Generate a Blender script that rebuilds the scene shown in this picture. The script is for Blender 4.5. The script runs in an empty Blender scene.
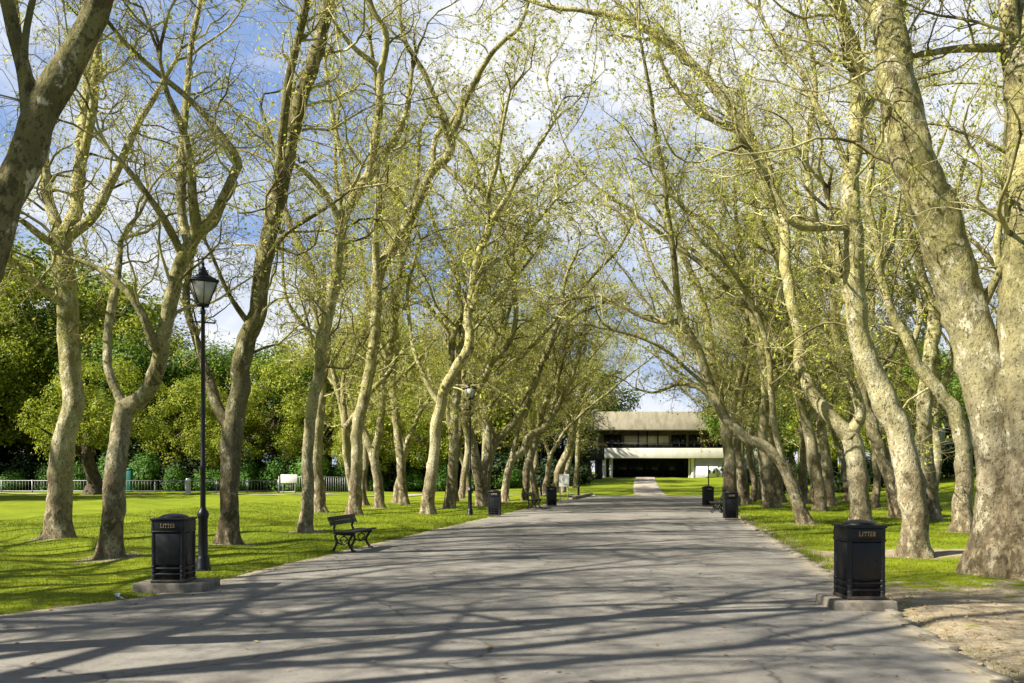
import bpy, math, random
import numpy as np
from mathutils import Vector, noise as mnoise

PI = math.pi
rng = np.random.default_rng(7)
random.seed(7)
scene = bpy.context.scene
COL = scene.collection

# ------------------------------------------------------------------ camera
F, CX, HY, CAMZ = 853.0, 512.0, 472.0, 1.65
def gx(px, Y): return (px - CX) / F * Y
def gz(py, Y): return CAMZ + (HY - py) / F * Y

cam = bpy.data.cameras.new('camera'); cam_o = bpy.data.objects.new('camera', cam); COL.objects.link(cam_o)
cam_o.location = (0, 0, CAMZ); cam_o.rotation_euler = (PI/2, 0, 0)
cam.sensor_width = 36; cam.lens = 36 * F / 1024; cam.shift_y = (HY - 341.5) / 1024
cam.clip_end = 3000; cam.clip_start = 0.1
scene.camera = cam_o

# ------------------------------------------------------------------ materials
class NT:
    def __init__(s, name):
        s.m = bpy.data.materials.new(name); s.m.use_nodes = True
        s.t = s.m.node_tree; s.t.nodes.clear()
    def n(s, kind, **kw):
        nd = s.t.nodes.new(kind)
        for k, v in kw.items():
            if k.startswith('i_'):
                key = k[2:]
                key = int(key) if key.isdigit() else key.replace('_', ' ')
                nd.inputs[key].default_value = v
            else: setattr(nd, k, v)
        return nd
    def l(s, a, b): s.t.links.new(a, b)
    def coord(s, kind='Object'): return s.n('ShaderNodeTexCoord').outputs[kind]
    def noise(s, vec, scale, detail=4, rough=.55, dist=0):
        nd = s.n('ShaderNodeTexNoise'); nd.inputs['Scale'].default_value = scale
        nd.inputs['Detail'].default_value = detail; nd.inputs['Roughness'].default_value = rough
        nd.inputs['Distortion'].default_value = dist
        if vec is not None: s.l(vec, nd.inputs['Vector'])
        return nd.outputs['Fac']
    def ramp(s, fac, stops, interp='LINEAR'):
        nd = s.n('ShaderNodeValToRGB'); cr = nd.color_ramp; cr.interpolation = interp
        while len(cr.elements) < len(stops): cr.elements.new(.5)
        for e, (p, c) in zip(cr.elements, stops):
            e.position = p
            e.color = (c, c, c, 1) if not hasattr(c, '__len__') else (*c[:3], 1)
        s.l(fac, nd.inputs['Fac']); return nd.outputs['Color']
    def mix(s, fac, a, b, mode='MIX'):
        nd = s.n('ShaderNodeMix', data_type='RGBA', blend_type=mode)
        for v, i in ((fac, 0), (a, 6), (b, 7)):
            if hasattr(v, 'is_linked'): s.l(v, nd.inputs[i])
            elif i == 0: nd.inputs[0].default_value = v
            else: nd.inputs[i].default_value = (*v[:3], 1)
        return nd.outputs[2]
    def math(s, op, a, b=None, c=None, clamp=False):
        nd = s.n('ShaderNodeMath', operation=op, use_clamp=clamp)
        for i, v in enumerate((a, b, c)):
            if v is None: continue
            if hasattr(v, 'is_linked'): s.l(v, nd.inputs[i])
            else: nd.inputs[i].default_value = v
        return nd.outputs[0]
    def bump(s, h, strength=.5, dist=.02):
        nd = s.n('ShaderNodeBump'); nd.inputs['Strength'].default_value = strength
        nd.inputs['Distance'].default_value = dist
        s.l(h, nd.inputs['Height']); return nd.outputs['Normal']
    def scalev(s, vec, sc):
        nd = s.n('ShaderNodeMapping'); nd.inputs['Scale'].default_value = sc
        s.l(vec, nd.inputs['Vector']); return nd.outputs[0]
    def finish(s, color, rough=.8, normal=None, metal=0, spec=.5, trans=None):
        out = s.n('ShaderNodeOutputMaterial')
        b = s.n('ShaderNodeBsdfPrincipled')
        if hasattr(color, 'is_linked'): s.l(color, b.inputs['Base Color'])
        else: b.inputs['Base Color'].default_value = (*color[:3], 1)
        if hasattr(rough, 'is_linked'): s.l(rough, b.inputs['Roughness'])
        else: b.inputs['Roughness'].default_value = rough
        b.inputs['Metallic'].default_value = metal
        b.inputs['Specular IOR Level'].default_value = spec
        if normal is not None: s.l(normal, b.inputs['Normal'])
        if trans:
            tl = s.n('ShaderNodeBsdfTranslucent')
            if hasattr(color, 'is_linked'): s.l(color, tl.inputs['Color'])
            mx = s.n('ShaderNodeMixShader'); mx.inputs[0].default_value = trans
            s.l(b.outputs[0], mx.inputs[1]); s.l(tl.outputs[0], mx.inputs[2]); s.l(mx.outputs[0], out.inputs['Surface'])
        else: s.l(b.outputs[0], out.inputs['Surface'])
        return s.m

def mat_bark(name='bark', k=1.0):
    t = NT(name); co = t.coord()
    sv = t.scalev(co, (1, 1, .6))
    sx = t.n('ShaderNodeSeparateXYZ'); t.l(co, sx.inputs[0])
    base = t.ramp(t.noise(sv, 1.6, 5, .6), [(.35, tuple(k * v for v in (.16, .135, .08))), (.65, tuple(k * v for v in (.35, .31, .195)))])
    # algae-green upper limbs
    up = t.math('MULTIPLY', t.math('ADD', sx.outputs[2], t.math('MULTIPLY', t.noise(co, .7, 3), 3.0)), .13, clamp=True)
    up = t.ramp(up, [(.42, 0), (.9, 1)])
    green = t.ramp(t.noise(co, 2.5, 4, .6), [(.35, tuple(k * v for v in (.16, .148, .045))), (.6, tuple(k * v for v in (.38, .35, .12)))])
    base = t.mix(t.math('MULTIPLY', up, .7), base, green)
    # brown flaky foot, painted higher up to stand in for shade on lower trunks
    foot = t.ramp(t.math('ADD', t.math('MULTIPLY', sx.outputs[2], .27), t.math('MULTIPLY', t.noise(co, 1.6, 4), .75)), [(.35, 1), (1.1, 0)])
    footc = t.ramp(t.noise(sv, 9, 5, .65), [(.36, (.05, .034, .02)), (.5, (.15, .108, .06)), (.64, (.31, .24, .145))])
    base = t.mix(t.math('MULTIPLY', foot, .75), base, footc)
    # shed plates: pale cream new bark and dark old scales
    n1 = t.noise(sv, 4.6, 7, .68, .2); cream = t.ramp(n1, [(.545 - .06 * (k - 1), 0), (.59 - .06 * (k - 1), .85)])
    cream = t.math('MULTIPLY', cream, t.ramp(t.noise(co, .9, 3), [(.36, .2), (.54, 1)]))
    cream = t.math('MULTIPLY', cream, t.math('SUBTRACT', 1.0, t.math('MULTIPLY', foot, .6)))
    base = t.mix(cream, base, t.ramp(t.noise(co, 13, 3), [(.35, (.44, .40, .25)), (.65, (.62, .58, .42))]))
    mp = t.n('ShaderNodeMapping'); mp.inputs['Location'].default_value = (3.1, 7.7, 1.3); t.l(sv, mp.inputs['Vector'])
    n2 = t.noise(mp.outputs[0], 5.5, 7, .70, .2); dark = t.ramp(n2, [(.43 + .05 * (1 - k), .85), (.465 + .05 * (1 - k), 0)])
    dark = t.math('MULTIPLY', dark, t.ramp(t.noise(mp.outputs[0], .8, 3), [(.42, .1), (.6, 1)]))
    base = t.mix(dark, base, (.075, .06, .03))
    sp = t.ramp(t.noise(sv, 26, 3, .7), [(.38, .8), (.45, 0)])
    base = t.mix(sp, base, (.06, .047, .025))
    h = t.math('ADD', t.math('MULTIPLY', t.noise(sv, 20, 5, .7), .9), t.math('MULTIPLY', t.math('ADD', n1, n2), 1.0))
    return t.finish(base, .9, t.bump(h, .95, .05), spec=.12)

def mat_twig():
    t = NT('twig_bark'); co = t.coord()
    c = t.ramp(t.noise(co, 1.1, 3), [(.36, (.08, .066, .03)), (.48, (.25, .22, .095)), (.62, (.43, .395, .19))])
    return t.finish(c, .9, spec=.1)

def mat_leaf(name, stops, trans=.45):
    t = NT(name)
    g = t.n('ShaderNodeNewGeometry')
    c = t.ramp(g.outputs['Random Per Island'], stops)
    c = t.mix(t.ramp(t.noise(t.coord(), .35, 2), [(.35, 0), (.65, .35)]), c, stops[0][1])
    return t.finish(c, .6, spec=.2, trans=trans)

M = {}
M['bark'] = mat_bark('bark', 1.0); M['brown_bark'] = mat_bark('brown_plane_bark', .92); M['pale_bark'] = mat_bark('pale_bark', 1.28); M['dark_bark_plane'] = mat_bark('dark_plane_bark', .6); M['twig'] = mat_twig()
M['dark_bark'] = (lambda t: t.finish(t.ramp(t.noise(t.scalev(t.coord(), (1, 1, .2)), 9, 5, .65), [(.35, (.035, .027, .02)), (.65, (.13, .10, .07))]), .95, spec=.1))(NT('dark_bark'))
M['leaf'] = mat_leaf('spring_leaf', [(0, (.24, .25, .03)), (.35, (.40, .43, .05)), (.7, (.56, .60, .10)), (.93, (.55, .57, .12)), (1, (.46, .34, .09))])
M['wood_leaf'] = mat_leaf('wood_leaf', [(0, (.035, .09, .008)), (.4, (.085, .17, .012)), (.75, (.17, .25, .02)), (1, (.27, .28, .03))], .35)
M['yellow_leaf'] = mat_leaf('yellow_leaf', [(0, (.10, .14, .008)), (.4, (.22, .265, .015)), (.8, (.34, .38, .03)), (1, (.40, .37, .05))], .42)
M['dark_leaf'] = mat_leaf('dark_leaf', [(0, (.010, .022, .006)), (.5, (.022, .045, .008)), (1, (.05, .075, .012))], .2)
M['hedge_leaf'] = mat_leaf('hedge_leaf', [(0, (.03, .08, .01)), (.5, (.07, .17, .015)), (1, (.14, .26, .03))], .35)

def flat(name, col, rough=.6, metal=0, spec=.5, var=.15, scale=6, bump=None):
    t = NT(name); co = t.coord()
    n = t.noise(co, scale, 5, .6)
    c = t.mix(t.ramp(n, [(.3, 1), (.7, 0)]), col, tuple(x * (1 - var * 2) for x in col))
    nm = t.bump(t.noise(co, bump[0], 4), bump[1], .01) if bump else None
    return t.finish(c, rough, nm, metal, spec)
M['iron'] = flat('black_iron', (.004, .0045, .007), .4, 0, .35, .2, 20, (40, .12))
def mat_iron():
    t = NT('weathered_black_iron'); co = t.coord(); sx = t.n('ShaderNodeSeparateXYZ'); t.l(co, sx.inputs[0])
    n = t.noise(co, 9, 6, .7); c = t.ramp(n, [(.35, (.0035, .004, .006)), (.6, (.007, .0075, .010)), (.72, (.022, .022, .022))])
    d = t.math('ADD', t.math('MULTIPLY', sx.outputs[2], -3.2), t.math('MULTIPLY', t.noise(co, 14, 5, .7), 1.3))
    c = t.mix(t.ramp(d, [(.25, 0), (.8, .6)]), c, (.10, .085, .06))
    sv = t.scalev(co, (14, 14, 1.2)); c = t.mix(t.ramp(t.noise(sv, 3, 4, .6), [(.56, 0), (.75, .25)]), c, (.06, .058, .055))
    return t.finish(c, t.ramp(n, [(.3, .32), (.7, .6)]), t.bump(t.noise(co, 60, 3), .15, .004), spec=.35)
M['bin_iron'] = mat_iron()
M['iron_dull'] = flat('black_cast_iron', (.008, .008, .009), .5, 0, .4, .2, 20, (50, .2))
M['gold'] = flat('gold_paint', (.50, .36, .17), .4, .0, .6, .15, 60)
M['bench_wood'] = flat('dark_bench_wood', (.012, .012, .010), .55, 0, .4, .3, 12, (30, .2))
M['glass'] = flat('frosted_glass', (.42, .42, .36), .25, 0, .6, .12, 9)
M['slab'] = flat('old_concrete_slab', (.24, .21, .165), .9, 0, .2, .3, 9, (60, .6))
M['kerb'] = flat('kerb_stone', (.26, .23, .17), .9, 0, .2, .3, 5, (40, .5))
M['white'] = flat('white_paint', (.75, .75, .72), .5, 0, .4, .06, 5)
M['sign_mark'] = flat('sign_mark_paint', (.38, .36, .25), .6, 0, .3, .1, 20)
M['steel'] = flat('galvanised_steel', (.30, .31, .30), .5, .2, .5, .15, 8)
M['green_paint'] = flat('green_paint', (.01, .12, .09), .5, 0, .4, .1, 6)
M['paper'] = flat('white_paper', (.7, .73, .78), .8, 0, .2, .1, 20)
M['pale_house'] = flat('pale_render', (.62, .60, .55), .9, 0, .2, .1, 1.5)
M['slate'] = flat('grey_slate', (.12, .12, .13), .8, 0, .2, .2, 3)
M['grey_wall'] = flat('grey_brick', (.50, .48, .52), .9, 0, .2, .12, 2.5, (20, .3))
M['dark_glass'] = flat('dark_glazing', (.012, .013, .015), .12, 0, .5, .2, 1)
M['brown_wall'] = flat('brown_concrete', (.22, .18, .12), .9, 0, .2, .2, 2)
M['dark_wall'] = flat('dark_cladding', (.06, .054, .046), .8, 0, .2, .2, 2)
def mat_concrete(name, a, b):
    t = NT(name); co = t.coord()
    n = t.noise(t.scalev(co, (1, 1, .25)), 1.6, 6, .65)
    c = t.ramp(n, [(.3, a), (.62, b)])
    c = t.mix(t.ramp(t.noise(co, 14, 3), [(.45, 0), (.75, .35)]), c, tuple(x * .6 for x in a))
    return t.finish(c, .9, t.bump(t.noise(co, 12, 4), .3, .02), spec=.2)
M['concrete'] = mat_concrete('weathered_concrete', (.18, .16, .11), (.32, .285, .20))
M['pale_concrete'] = mat_concrete('pale_concrete', (.62, .59, .49), (.76, .73, .64))
M['panel'] = mat_concrete('interior_panel', (.55, .49, .33), (.7, .64, .45))  # light wall panel, coloured extra bright to stand in for sunlight

# ground: lawn, with bare earth by attribute
def mat_ground():
    t = NT('lawn_and_earth'); co = t.coord()
    at = t.n('ShaderNodeAttribute', attribute_name='dirt')
    big = t.noise(co, .22, 4, .6); mid = t.noise(co, 1.6, 5, .65); fine = t.noise(co, 28, 4, .7)
    g = t.ramp(big, [(.3, (.135, .18, .004)), (.5, (.20, .235, .005)), (.7, (.255, .28, .008))])
    g = t.mix(t.ramp(mid, [(.42, .0), (.68, .55)]), g, (.10, .15, .008))
    g = t.mix(t.ramp(fine, [(.4, .5), (.65, 0)]), g, (.055, .085, .008))
    d = t.ramp(t.noise(co, 5, 6, .7), [(.3, (.20, .155, .09)), (.5, (.34, .285, .185)), (.7, (.48, .415, .30))])
    d = t.mix(t.ramp(t.noise(co, 60, 3, .7), [(.42, .55), (.6, 0)]), d, (.13, .09, .045))
    m = t.math('ADD', at.outputs['Fac'], t.math('MULTIPLY', t.math('SUBTRACT', t.noise(co, 2.6, 6, .7), .5), 1.5))
    m = t.ramp(m, [(.42, 0), (.58, 1)])
    c = t.mix(m, g, d)
    h = t.math('ADD', fine, t.math('MULTIPLY', t.noise(co, 90, 2), .5))
    return t.finish(c, .95, t.bump(h, .7, .03), spec=.1)
M['ground'] = mat_ground()

def mat_asphalt():
    t = NT('old_asphalt'); co = t.coord()
    at = t.n('ShaderNodeAttribute', attribute_name='edge')
    big = t.noise(t.scalev(co, (1, .45, 1)), .55, 5, .62, .6)
    c = t.ramp(big, [(.3, (.155, .142, .118)), (.5, (.20, .185, .155)), (.7, (.24, .223, .188))])
    st = t.noise(t.scalev(co, (2.2, .7, 1)), 1.5, 6, .7)
    c = t.mix(t.ramp(st, [(.52, 0), (.72, .5)]), c, (.13, .118, .10))
    agg = t.noise(co, 130, 3, .75)
    c = t.mix(t.ramp(agg, [(.36, .5), (.5, 0)]), c, (.08, .073, .065))
    c = t.mix(t.ramp(t.noise(co, 95, 3, .75), [(.56, 0), (.70, .6)]), c, (.36, .34, .30))
    c = t.mix(t.ramp(t.noise(co, 11, 5, .75), [(.36, .45), (.52, 0)]), c, (.10, .09, .075))
    # hairline cracks
    v = t.n('ShaderNodeTexVoronoi', feature='DISTANCE_TO_EDGE'); v.inputs['Scale'].default_value = .33
    nz = t.n('ShaderNodeTexNoise'); nz.inputs['Scale'].default_value = 1.3; nz.inputs['Detail'].default_value = 6
    t.l(co, nz.inputs['Vector'])
    va = t.n('ShaderNodeVectorMath', operation='MULTIPLY_ADD'); t.l(nz.outputs['Color'], va.inputs[0])
    va.inputs[1].default_value = (.9, .9, .9); t.l(co, va.inputs[2]); t.l(va.outputs[0], v.inputs['Vector'])
    cr = t.ramp(v.outputs['Distance'], [(0, 1), (.010, 0)])
    cr = t.math('MULTIPLY', cr, t.ramp(t.noise(co, .5, 2), [(.42, 0), (.55, .85)]))
    c = t.mix(cr, c, (.05, .045, .04))
    # dust and soil worn in along the edges
    e = t.math('ADD', at.outputs['Fac'], t.math('MULTIPLY', t.math('SUBTRACT', t.noise(co, 2.2, 6, .7), .5), 1.1))
    c = t.mix(t.ramp(e, [(.45, 0), (.95, .85)]), c, (.33, .28, .19))
    h = t.math('ADD', agg, t.math('MULTIPLY', t.noise(co, 30, 3), .6))
    return t.finish(c, .9, t.bump(h, .45, .012), spec=.2)
M['asphalt'] = mat_asphalt()
M['pathway'] = (lambda t: t.finish(t.ramp(t.noise(t.coord(), 1.2, 6, .65), [(.3, (.22, .19, .145)), (.7, (.36, .32, .25))]), .95, t.bump(t.noise(t.coord(), 50, 3), .4, .01), spec=.1))(NT('gravel_path'))
def mat_grass():
    t = NT('grass_blades'); g = t.n('ShaderNodeNewGeometry')
    c = t.ramp(g.outputs['Random Per Island'], [(0, (.085, .135, .005)), (.45, (.165, .215, .006)), (.85, (.245, .28, .010)), (1, (.32, .29, .05))])
    c = t.mix(t.ramp(t.noise(t.coord(), .5, 4, .6), [(.35, .5), (.65, 0)]), c, (.085, .14, .008))
    return t.finish(c, .6, spec=.2, trans=.35)
M['grass'] = mat_grass()
M['litter_leaf'] = mat_leaf('dead_leaf', [(0, (.16, .09, .035)), (.5, (.30, .19, .08)), (1, (.40, .30, .15))], .1)

# ------------------------------------------------------------------ mesh helpers
class MB:
    """collects quads/tris as numpy blocks and links them as one mesh object"""
    def __init__(s): s.v = []; s.f = []; s.o = 0
    def add(s, v, faces):
        v = np.asarray(v, float).reshape(-1, 3); s.v.append(v)
        if isinstance(faces, np.ndarray): s.f.append((faces + s.o))
        else:
            for f in faces: s.f.append(np.asarray([f]) + s.o)
        s.o += len(v)
    def box(s, x0, x1, y0, y1, z0, z1):
        v = [(x, y, z) for z in (z0, z1) for y in (y0, y1) for x in (x0, x1)]
        s.add(v, np.array([(0, 2, 3, 1), (4, 5, 7, 6), (0, 1, 5, 4), (2, 6, 7, 3), (0, 4, 6, 2), (1, 3, 7, 5)]))
    def frustum(s, z0, z1, a0, a1, b0=None, b1=None, cx=0, cy=0):
        b0 = a0 if b0 is None else b0; b1 = a1 if b1 is None else b1
        v = [(cx + sx * a, cy + sy * b, z) for z, a, b in ((z0, a0, b0), (z1, a1, b1)) for sy in (-1, 1) for sx in (-1, 1)]
        s.add(v, np.array([(0, 2, 3, 1), (4, 5, 7, 6), (0, 1, 5, 4), (2, 6, 7, 3), (0, 4, 6, 2), (1, 3, 7, 5)]))
    def lathe(s, prof, n=16, cx=0, cy=0, rot=0):
        a = np.arange(n) * 2 * PI / n + rot
        v = [(cx + r * math.cos(t), cy + r * math.sin(t), z) for r, z in prof for t in a]
        f = [(j * n + i, j * n + (i + 1) % n, (j + 1) * n + (i + 1) % n, (j + 1) * n + i) for j in range(len(prof) - 1) for i in range(n)]
        s.add(v, np.array(f))
        k = len(prof) * n
        s.add([v[i] for i in range(n)][::-1], [tuple(range(n))]); s.add([v[k - n + i] for i in range(n)], [tuple(range(n))])
    def tube(s, P, R, k=8):
        v, f = tubes(np.asarray(P, float)[None], np.asarray(R, float)[None], k); s.add(v, f)
        n = len(P)
        s.add(v[:k][::-1], [tuple(range(k))]); s.add(v[(n - 1) * k:], [tuple(range(k))])
    def build(s, name, mat, parent=None, smooth=False, bevel=0):
        me = bpy.data.meshes.new(name)
        V = np.concatenate(s.v); me.vertices.add(len(V)); me.vertices.foreach_set('co', V.ravel())
        tot = np.concatenate([np.full(len(b), b.shape[1]) for b in s.f]); idx = np.concatenate([b.ravel() for b in s.f])
        me.loops.add(len(idx)); me.loops.foreach_set('vertex_index', idx.astype(np.int32))
        me.polygons.add(len(tot)); st = np.concatenate([[0], np.cumsum(tot)[:-1]])
        me.polygons.foreach_set('loop_start', st.astype(np.int32)); me.polygons.foreach_set('loop_total', tot.astype(np.int32))
        if smooth: me.polygons.foreach_set('use_smooth', np.ones(len(tot), bool))
        me.update(); me.validate()
        me.materials.append(mat)
        o = bpy.data.objects.new(name, me); COL.objects.link(o)
        if parent is not None: o.parent = parent
        if bevel:
            b = o.modifiers.new('bevel', 'BEVEL'); b.width = bevel; b.segments = 2; b.limit_method = 'ANGLE'
        return o

def norm(a): return a / np.maximum(np.linalg.norm(a, axis=-1, keepdims=True), 1e-9)
def tubes(P, R, k):
    """P (B,N,3), R (B,N) -> verts, quads"""
    B, N, _ = P.shape
    T = norm(np.gradient(P, axis=1))
    ov = norm(P[:, -1] - P[:, 0])
    ax = np.eye(3)[np.argmin(np.abs(ov), axis=1)]
    U = norm(np.cross(T, ax[:, None, :])); W = np.cross(T, U)
    a = np.arange(k) * 2 * PI / k
    V = P[:, :, None] + R[:, :, None, None] * (U[:, :, None] * np.cos(a)[:, None] + W[:, :, None] * np.sin(a)[:, None])
    b = (np.arange(B) * N * k)[:, None, None] + (np.arange(N - 1) * k)[None, :, None]
    i = np.arange(k); j = (i + 1) % k
    Fq = np.stack(np.broadcast_arrays(b + i, b + j, b + k + j, b + k + i), -1).reshape(-1, 4)
    return V.reshape(-1, 3), Fq

def grow(S, D, L, r0, r1, n, wig, bias):
    """random-walk branches; S (B,3) starts, D dirs, L lengths"""
    B = len(S); P = np.zeros((B, n, 3)); P[:, 0] = S; d = norm(D)
    for i in range(1, n):
        d = norm(d + rng.normal(0, wig, (B, 3)) + bias)
        P[:, i] = P[:, i - 1] + d * (L / (n - 1))[:, None]
    t = np.linspace(0, 1, n)[None]
    R = r0[:, None] * (1 - t) + r1[:, None] * t
    return P, R

def spawn(P, R, spacing, tmin=.12, jitter=.3):
    """points along a batch of branches"""
    seg = np.linalg.norm(np.diff(P, axis=1), axis=2); L = seg.sum(1)
    cnt = np.maximum(1, np.round(L / spacing).astype(int)); B, N, _ = P.shape
    ib = np.repeat(np.arange(B), cnt)
    t = rng.uniform(tmin, 1.0, len(ib)) * (N - 1); i0 = np.minimum(t.astype(int), N - 2); fr = (t - i0)[:, None]
    S = P[ib, i0] * (1 - fr) + P[ib, i0 + 1] * fr
    T = norm(P[ib, i0 + 1] - P[ib, i0]); r = R[ib, i0] * (1 - fr[:, 0]) + R[ib, i0 + 1] * fr[:, 0]
    return S, T, r, L[ib], t / (N - 1)

def side_dirs(T, spread):
    q = rng.normal(0, 1, T.shape); q = norm(q - (q * T).sum(1, keepdims=True) * T)
    return norm(T * (1 - spread[:, None]) + q * spread[:, None])

def catmull(P, step):
    P = np.asarray(P, float); Q = np.vstack([2 * P[0] - P[1], P, 2 * P[-1] - P[-2]]); out = []
    for i in range(1, len(Q) - 2):
        p0, p1, p2, p3 = Q[i - 1], Q[i], Q[i + 1], Q[i + 2]
        n = max(2, int(np.linalg.norm((p2 - p1)[:3]) / step))
        for t in np.arange(n) / n:
            out.append(.5 * (2 * p1 + (p2 - p0) * t + (2 * p0 - 5 * p1 + 4 * p2 - p3) * t * t + (3 * p1 - p0 - 3 * p2 + p3) * t ** 3))
    out.append(P[-1]); return np.array(out)

def quads(C, size, nrm=None, aspect=.7):
    n = len(C); a = norm(rng.normal(0, 1, (n, 3)))
    if nrm is not None: w = norm(nrm + .55 * a); a = norm(np.cross(w, rng.normal(0, 1, (n, 3)))); b = np.cross(w, a)
    else:
        b = rng.normal(0, 1, (n, 3)); b = norm(b - (b * a).sum(1, keepdims=True) * a)
    s = size[:, None] if hasattr(size, '__len__') else size
    a = a * s; b = b * s * aspect
    V = np.stack([C - a, C + b * .8, C + a, C - b * .8], 1).reshape(-1, 3)
    return V, np.arange(n * 4).reshape(-1, 4)

# ------------------------------------------------------------------ object helpers
def tag(o, label=None, cat=None, group=None, kind=None):
    for k, v in (('label', label), ('category', cat), ('group', group), ('kind', kind)):
        if v: o[k] = v
    return o
def empty(name, loc, rz=0):
    o = bpy.data.objects.new(name, None); COL.objects.link(o); o.location = loc; o.rotation_euler = (0, 0, rz)
    o.empty_display_size = .3; return o
def copy_tree(o, parent=None):
    c = o.copy(); COL.objects.link(c)
    if parent is not None: c.parent = parent
    for ch in list(o.children): copy_tree(ch, c)
    return c

# ------------------------------------------------------------------ terrain
def xl(y): return -5.3 + .20 * (y - 8.9) - .55 * np.clip(11.2 - np.asarray(y, float), 0, 4)
def xr(y): return 4.15 + .18 * (y - 8.5)
def sstep(a, b, t):
    t = np.clip((t - a) / (b - a), 0, 1); return t * t * (3 - 2 * t)
def height(x, y):
    x = np.asarray(x, float); y = np.asarray(y, float)
    bank = .95 * np.clip((y - 57) / 40, 0, 1) * sstep(-6, 3, x)
    hill = 2.2 * sstep(13 + .1 * y, 45 + .1 * y, x) * sstep(14, 40, y)
    return bank + hill
END = 57.0
def lump(x, y): return .05 * np.sin(x * .9 + 1.7 * np.sin(y * .33)) * np.sin(y * .7 + x * .2) + .025 * np.sin(x * 2.3 + y * 1.9)
def ground_z(x, y):
    x = np.asarray(x, float); y = np.asarray(y, float)
    d = np.maximum(xl(y) - x, x - xr(y))            # distance outside the avenue
    d = np.where(y > END, np.maximum(d, y - END), d)
    return height(x, y) + np.where(d < 0, -.04, -.04 + .07 * sstep(-.1, .5, d)) + sstep(.3, 2.0, d) * lump(x, y) * (y < 120)
xs = np.concatenate([[-900, -500, -250, -150, -110], np.arange(-90, -24, 3.), np.arange(-24, 24, .25), np.arange(24, 90, 3.), [110, 150, 250, 500, 900]])
ys = np.concatenate([[-200, -80, -40, -20, -10], np.arange(-5, 4, 1.), np.arange(4, 60, .25), np.arange(60, 110, 2.), [120, 140, 180, 260, 400, 700, 1500]])
X, Yg = np.meshgrid(xs, ys); Z = ground_z(X, Yg)
nx, ny = len(xs), len(ys)
b = MB()
ii = (np.arange(ny - 1)[:, None] * nx + np.arange(nx - 1)[None]).ravel()
b.add(np.stack([X, Yg, Z], -1).reshape(-1, 3), np.stack([ii, ii + 1, ii + nx + 1, ii + nx], 1))
g = b.build('ground', M['ground'], smooth=True); tag(g, 'sunlit yellow green lawn with bare earth beside the avenue', 'lawn', kind='structure')
dr = X - xr(Yg); dl = xl(Yg) - X
dirt = np.where(dr > -1, np.exp(-np.maximum(dr, 0) / (.55 + 1.9 * sstep(13, 8, Yg))), 0) * .95
dirt = np.maximum(dirt, .75 * sstep(14.5, 10.5, Yg) * (dr > 0) * sstep(7, 2, dr))
dirt = np.maximum(dirt, np.where(dl > -1, np.exp(-np.maximum(dl, 0) / .28), 0) * .8)
side = np.abs(Yg - (17.2 - .12 * (X - 5.7) + .25 * np.sin(X * .8)))
dirt = np.maximum(dirt, .85 * sstep(1.1, .35, side) * (X > 5.0) * (X < 24))
dirt = np.maximum(dirt, .22 * (np.minimum(np.abs(dl), np.abs(dr)) < 4))
dirt = dirt * (Yg < END + .4)
at = g.data.attributes.new('dirt', 'FLOAT', 'POINT'); at.data.foreach_set('value', dirt.ravel().astype(np.float32))

# the avenue
yy = np.concatenate([np.arange(-12, 57, .2), [END]])
offs = np.array([0, .12, .35, .8, 1.6, 3.2])
rows = []; edge = []
for y in yy:
    l = xl(y) + .07 * mnoise.noise((y * 1.3, 0, 0)) + .06 * mnoise.noise((y * .35, 5, 0)); r = xr(y) + .05 * mnoise.noise((y * 1.1, 9, 0))
    w = r - l
    row = [l + o for o in offs] + [r - o for o in offs[::-1]]
    rows.append([(x, y, .006 + .05 * (1 - ((x - (l + r) / 2) / (w / 2)) ** 2)) for x in row])
    edge += [math.exp(-min(x - l, r - x) / .45) for x in row]
n = len(rows[0]); b = MB()
ii = (np.arange(len(rows) - 1)[:, None] * n + np.arange(n - 1)[None]).ravel()
b.add(np.array(rows).reshape(-1, 3), np.stack([ii, ii + 1, ii + n + 1, ii + n], 1))
road = b.build('avenue_path', M['asphalt'], smooth=True); tag(road, 'wide grey asphalt avenue between the tree rows', 'path', kind='structure')
at = road.data.attributes.new('edge', 'FLOAT', 'POINT'); at.data.foreach_set('value', np.array(edge, np.float32))

def strip(name, pts, w, mat, lab, lift=.03, seg=40):
    P = catmull([(x, y, 0) for x, y in pts], .5); T = norm(np.gradient(P, axis=0)); N = np.stack([-T[:, 1], T[:, 0], 0 * T[:, 0]], 1)
    cols = []
    for o in (-.5, -.25, 0, .25, .5):
        q = P + N * w * o; q[:, 2] = np.maximum(ground_z(q[:, 0], q[:, 1]), height(q[:, 0], q[:, 1])) + lift; cols.append(q)
    Vv = np.stack(cols, 1); m = MB(); k = 5
    ii = (np.arange(len(P) - 1)[:, None] * k + np.arange(k - 1)[None]).ravel()
    m.add(Vv.reshape(-1, 3), np.stack([ii, ii + 1, ii + k + 1, ii + k], 1))
    return tag(m.build(name, mat, smooth=True), lab, 'path', kind='structure')
strip('narrow_path', [(9.3, 56.6), (9.9, 62), (12.2, 78), (15.4, 98.5)], 2.1, M['pathway'], 'narrow pale path running up the grass bank to the building', .045)
strip('lawn_path', [(-70, 63), (-40, 63), (-20, 61.5), (-9, 58), (0, 57.5), (5.6, 57.2)], 1.5, M['pathway'], 'pale path along the far side of the left lawn', .05)
b = MB()
for i, y in enumerate(np.arange(4.2, 30, .62)):
    x = xr(y) + .06; b.box(x - .05, x + .05, y, y + .6, -.05, .028 + .008 * math.sin(i * 2.3))
tag(b.build('kerb_edging', M['kerb'], bevel=.01), 'thin stone edging along the right side of the avenue', 'kerb', kind='structure')
b = MB()
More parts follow.
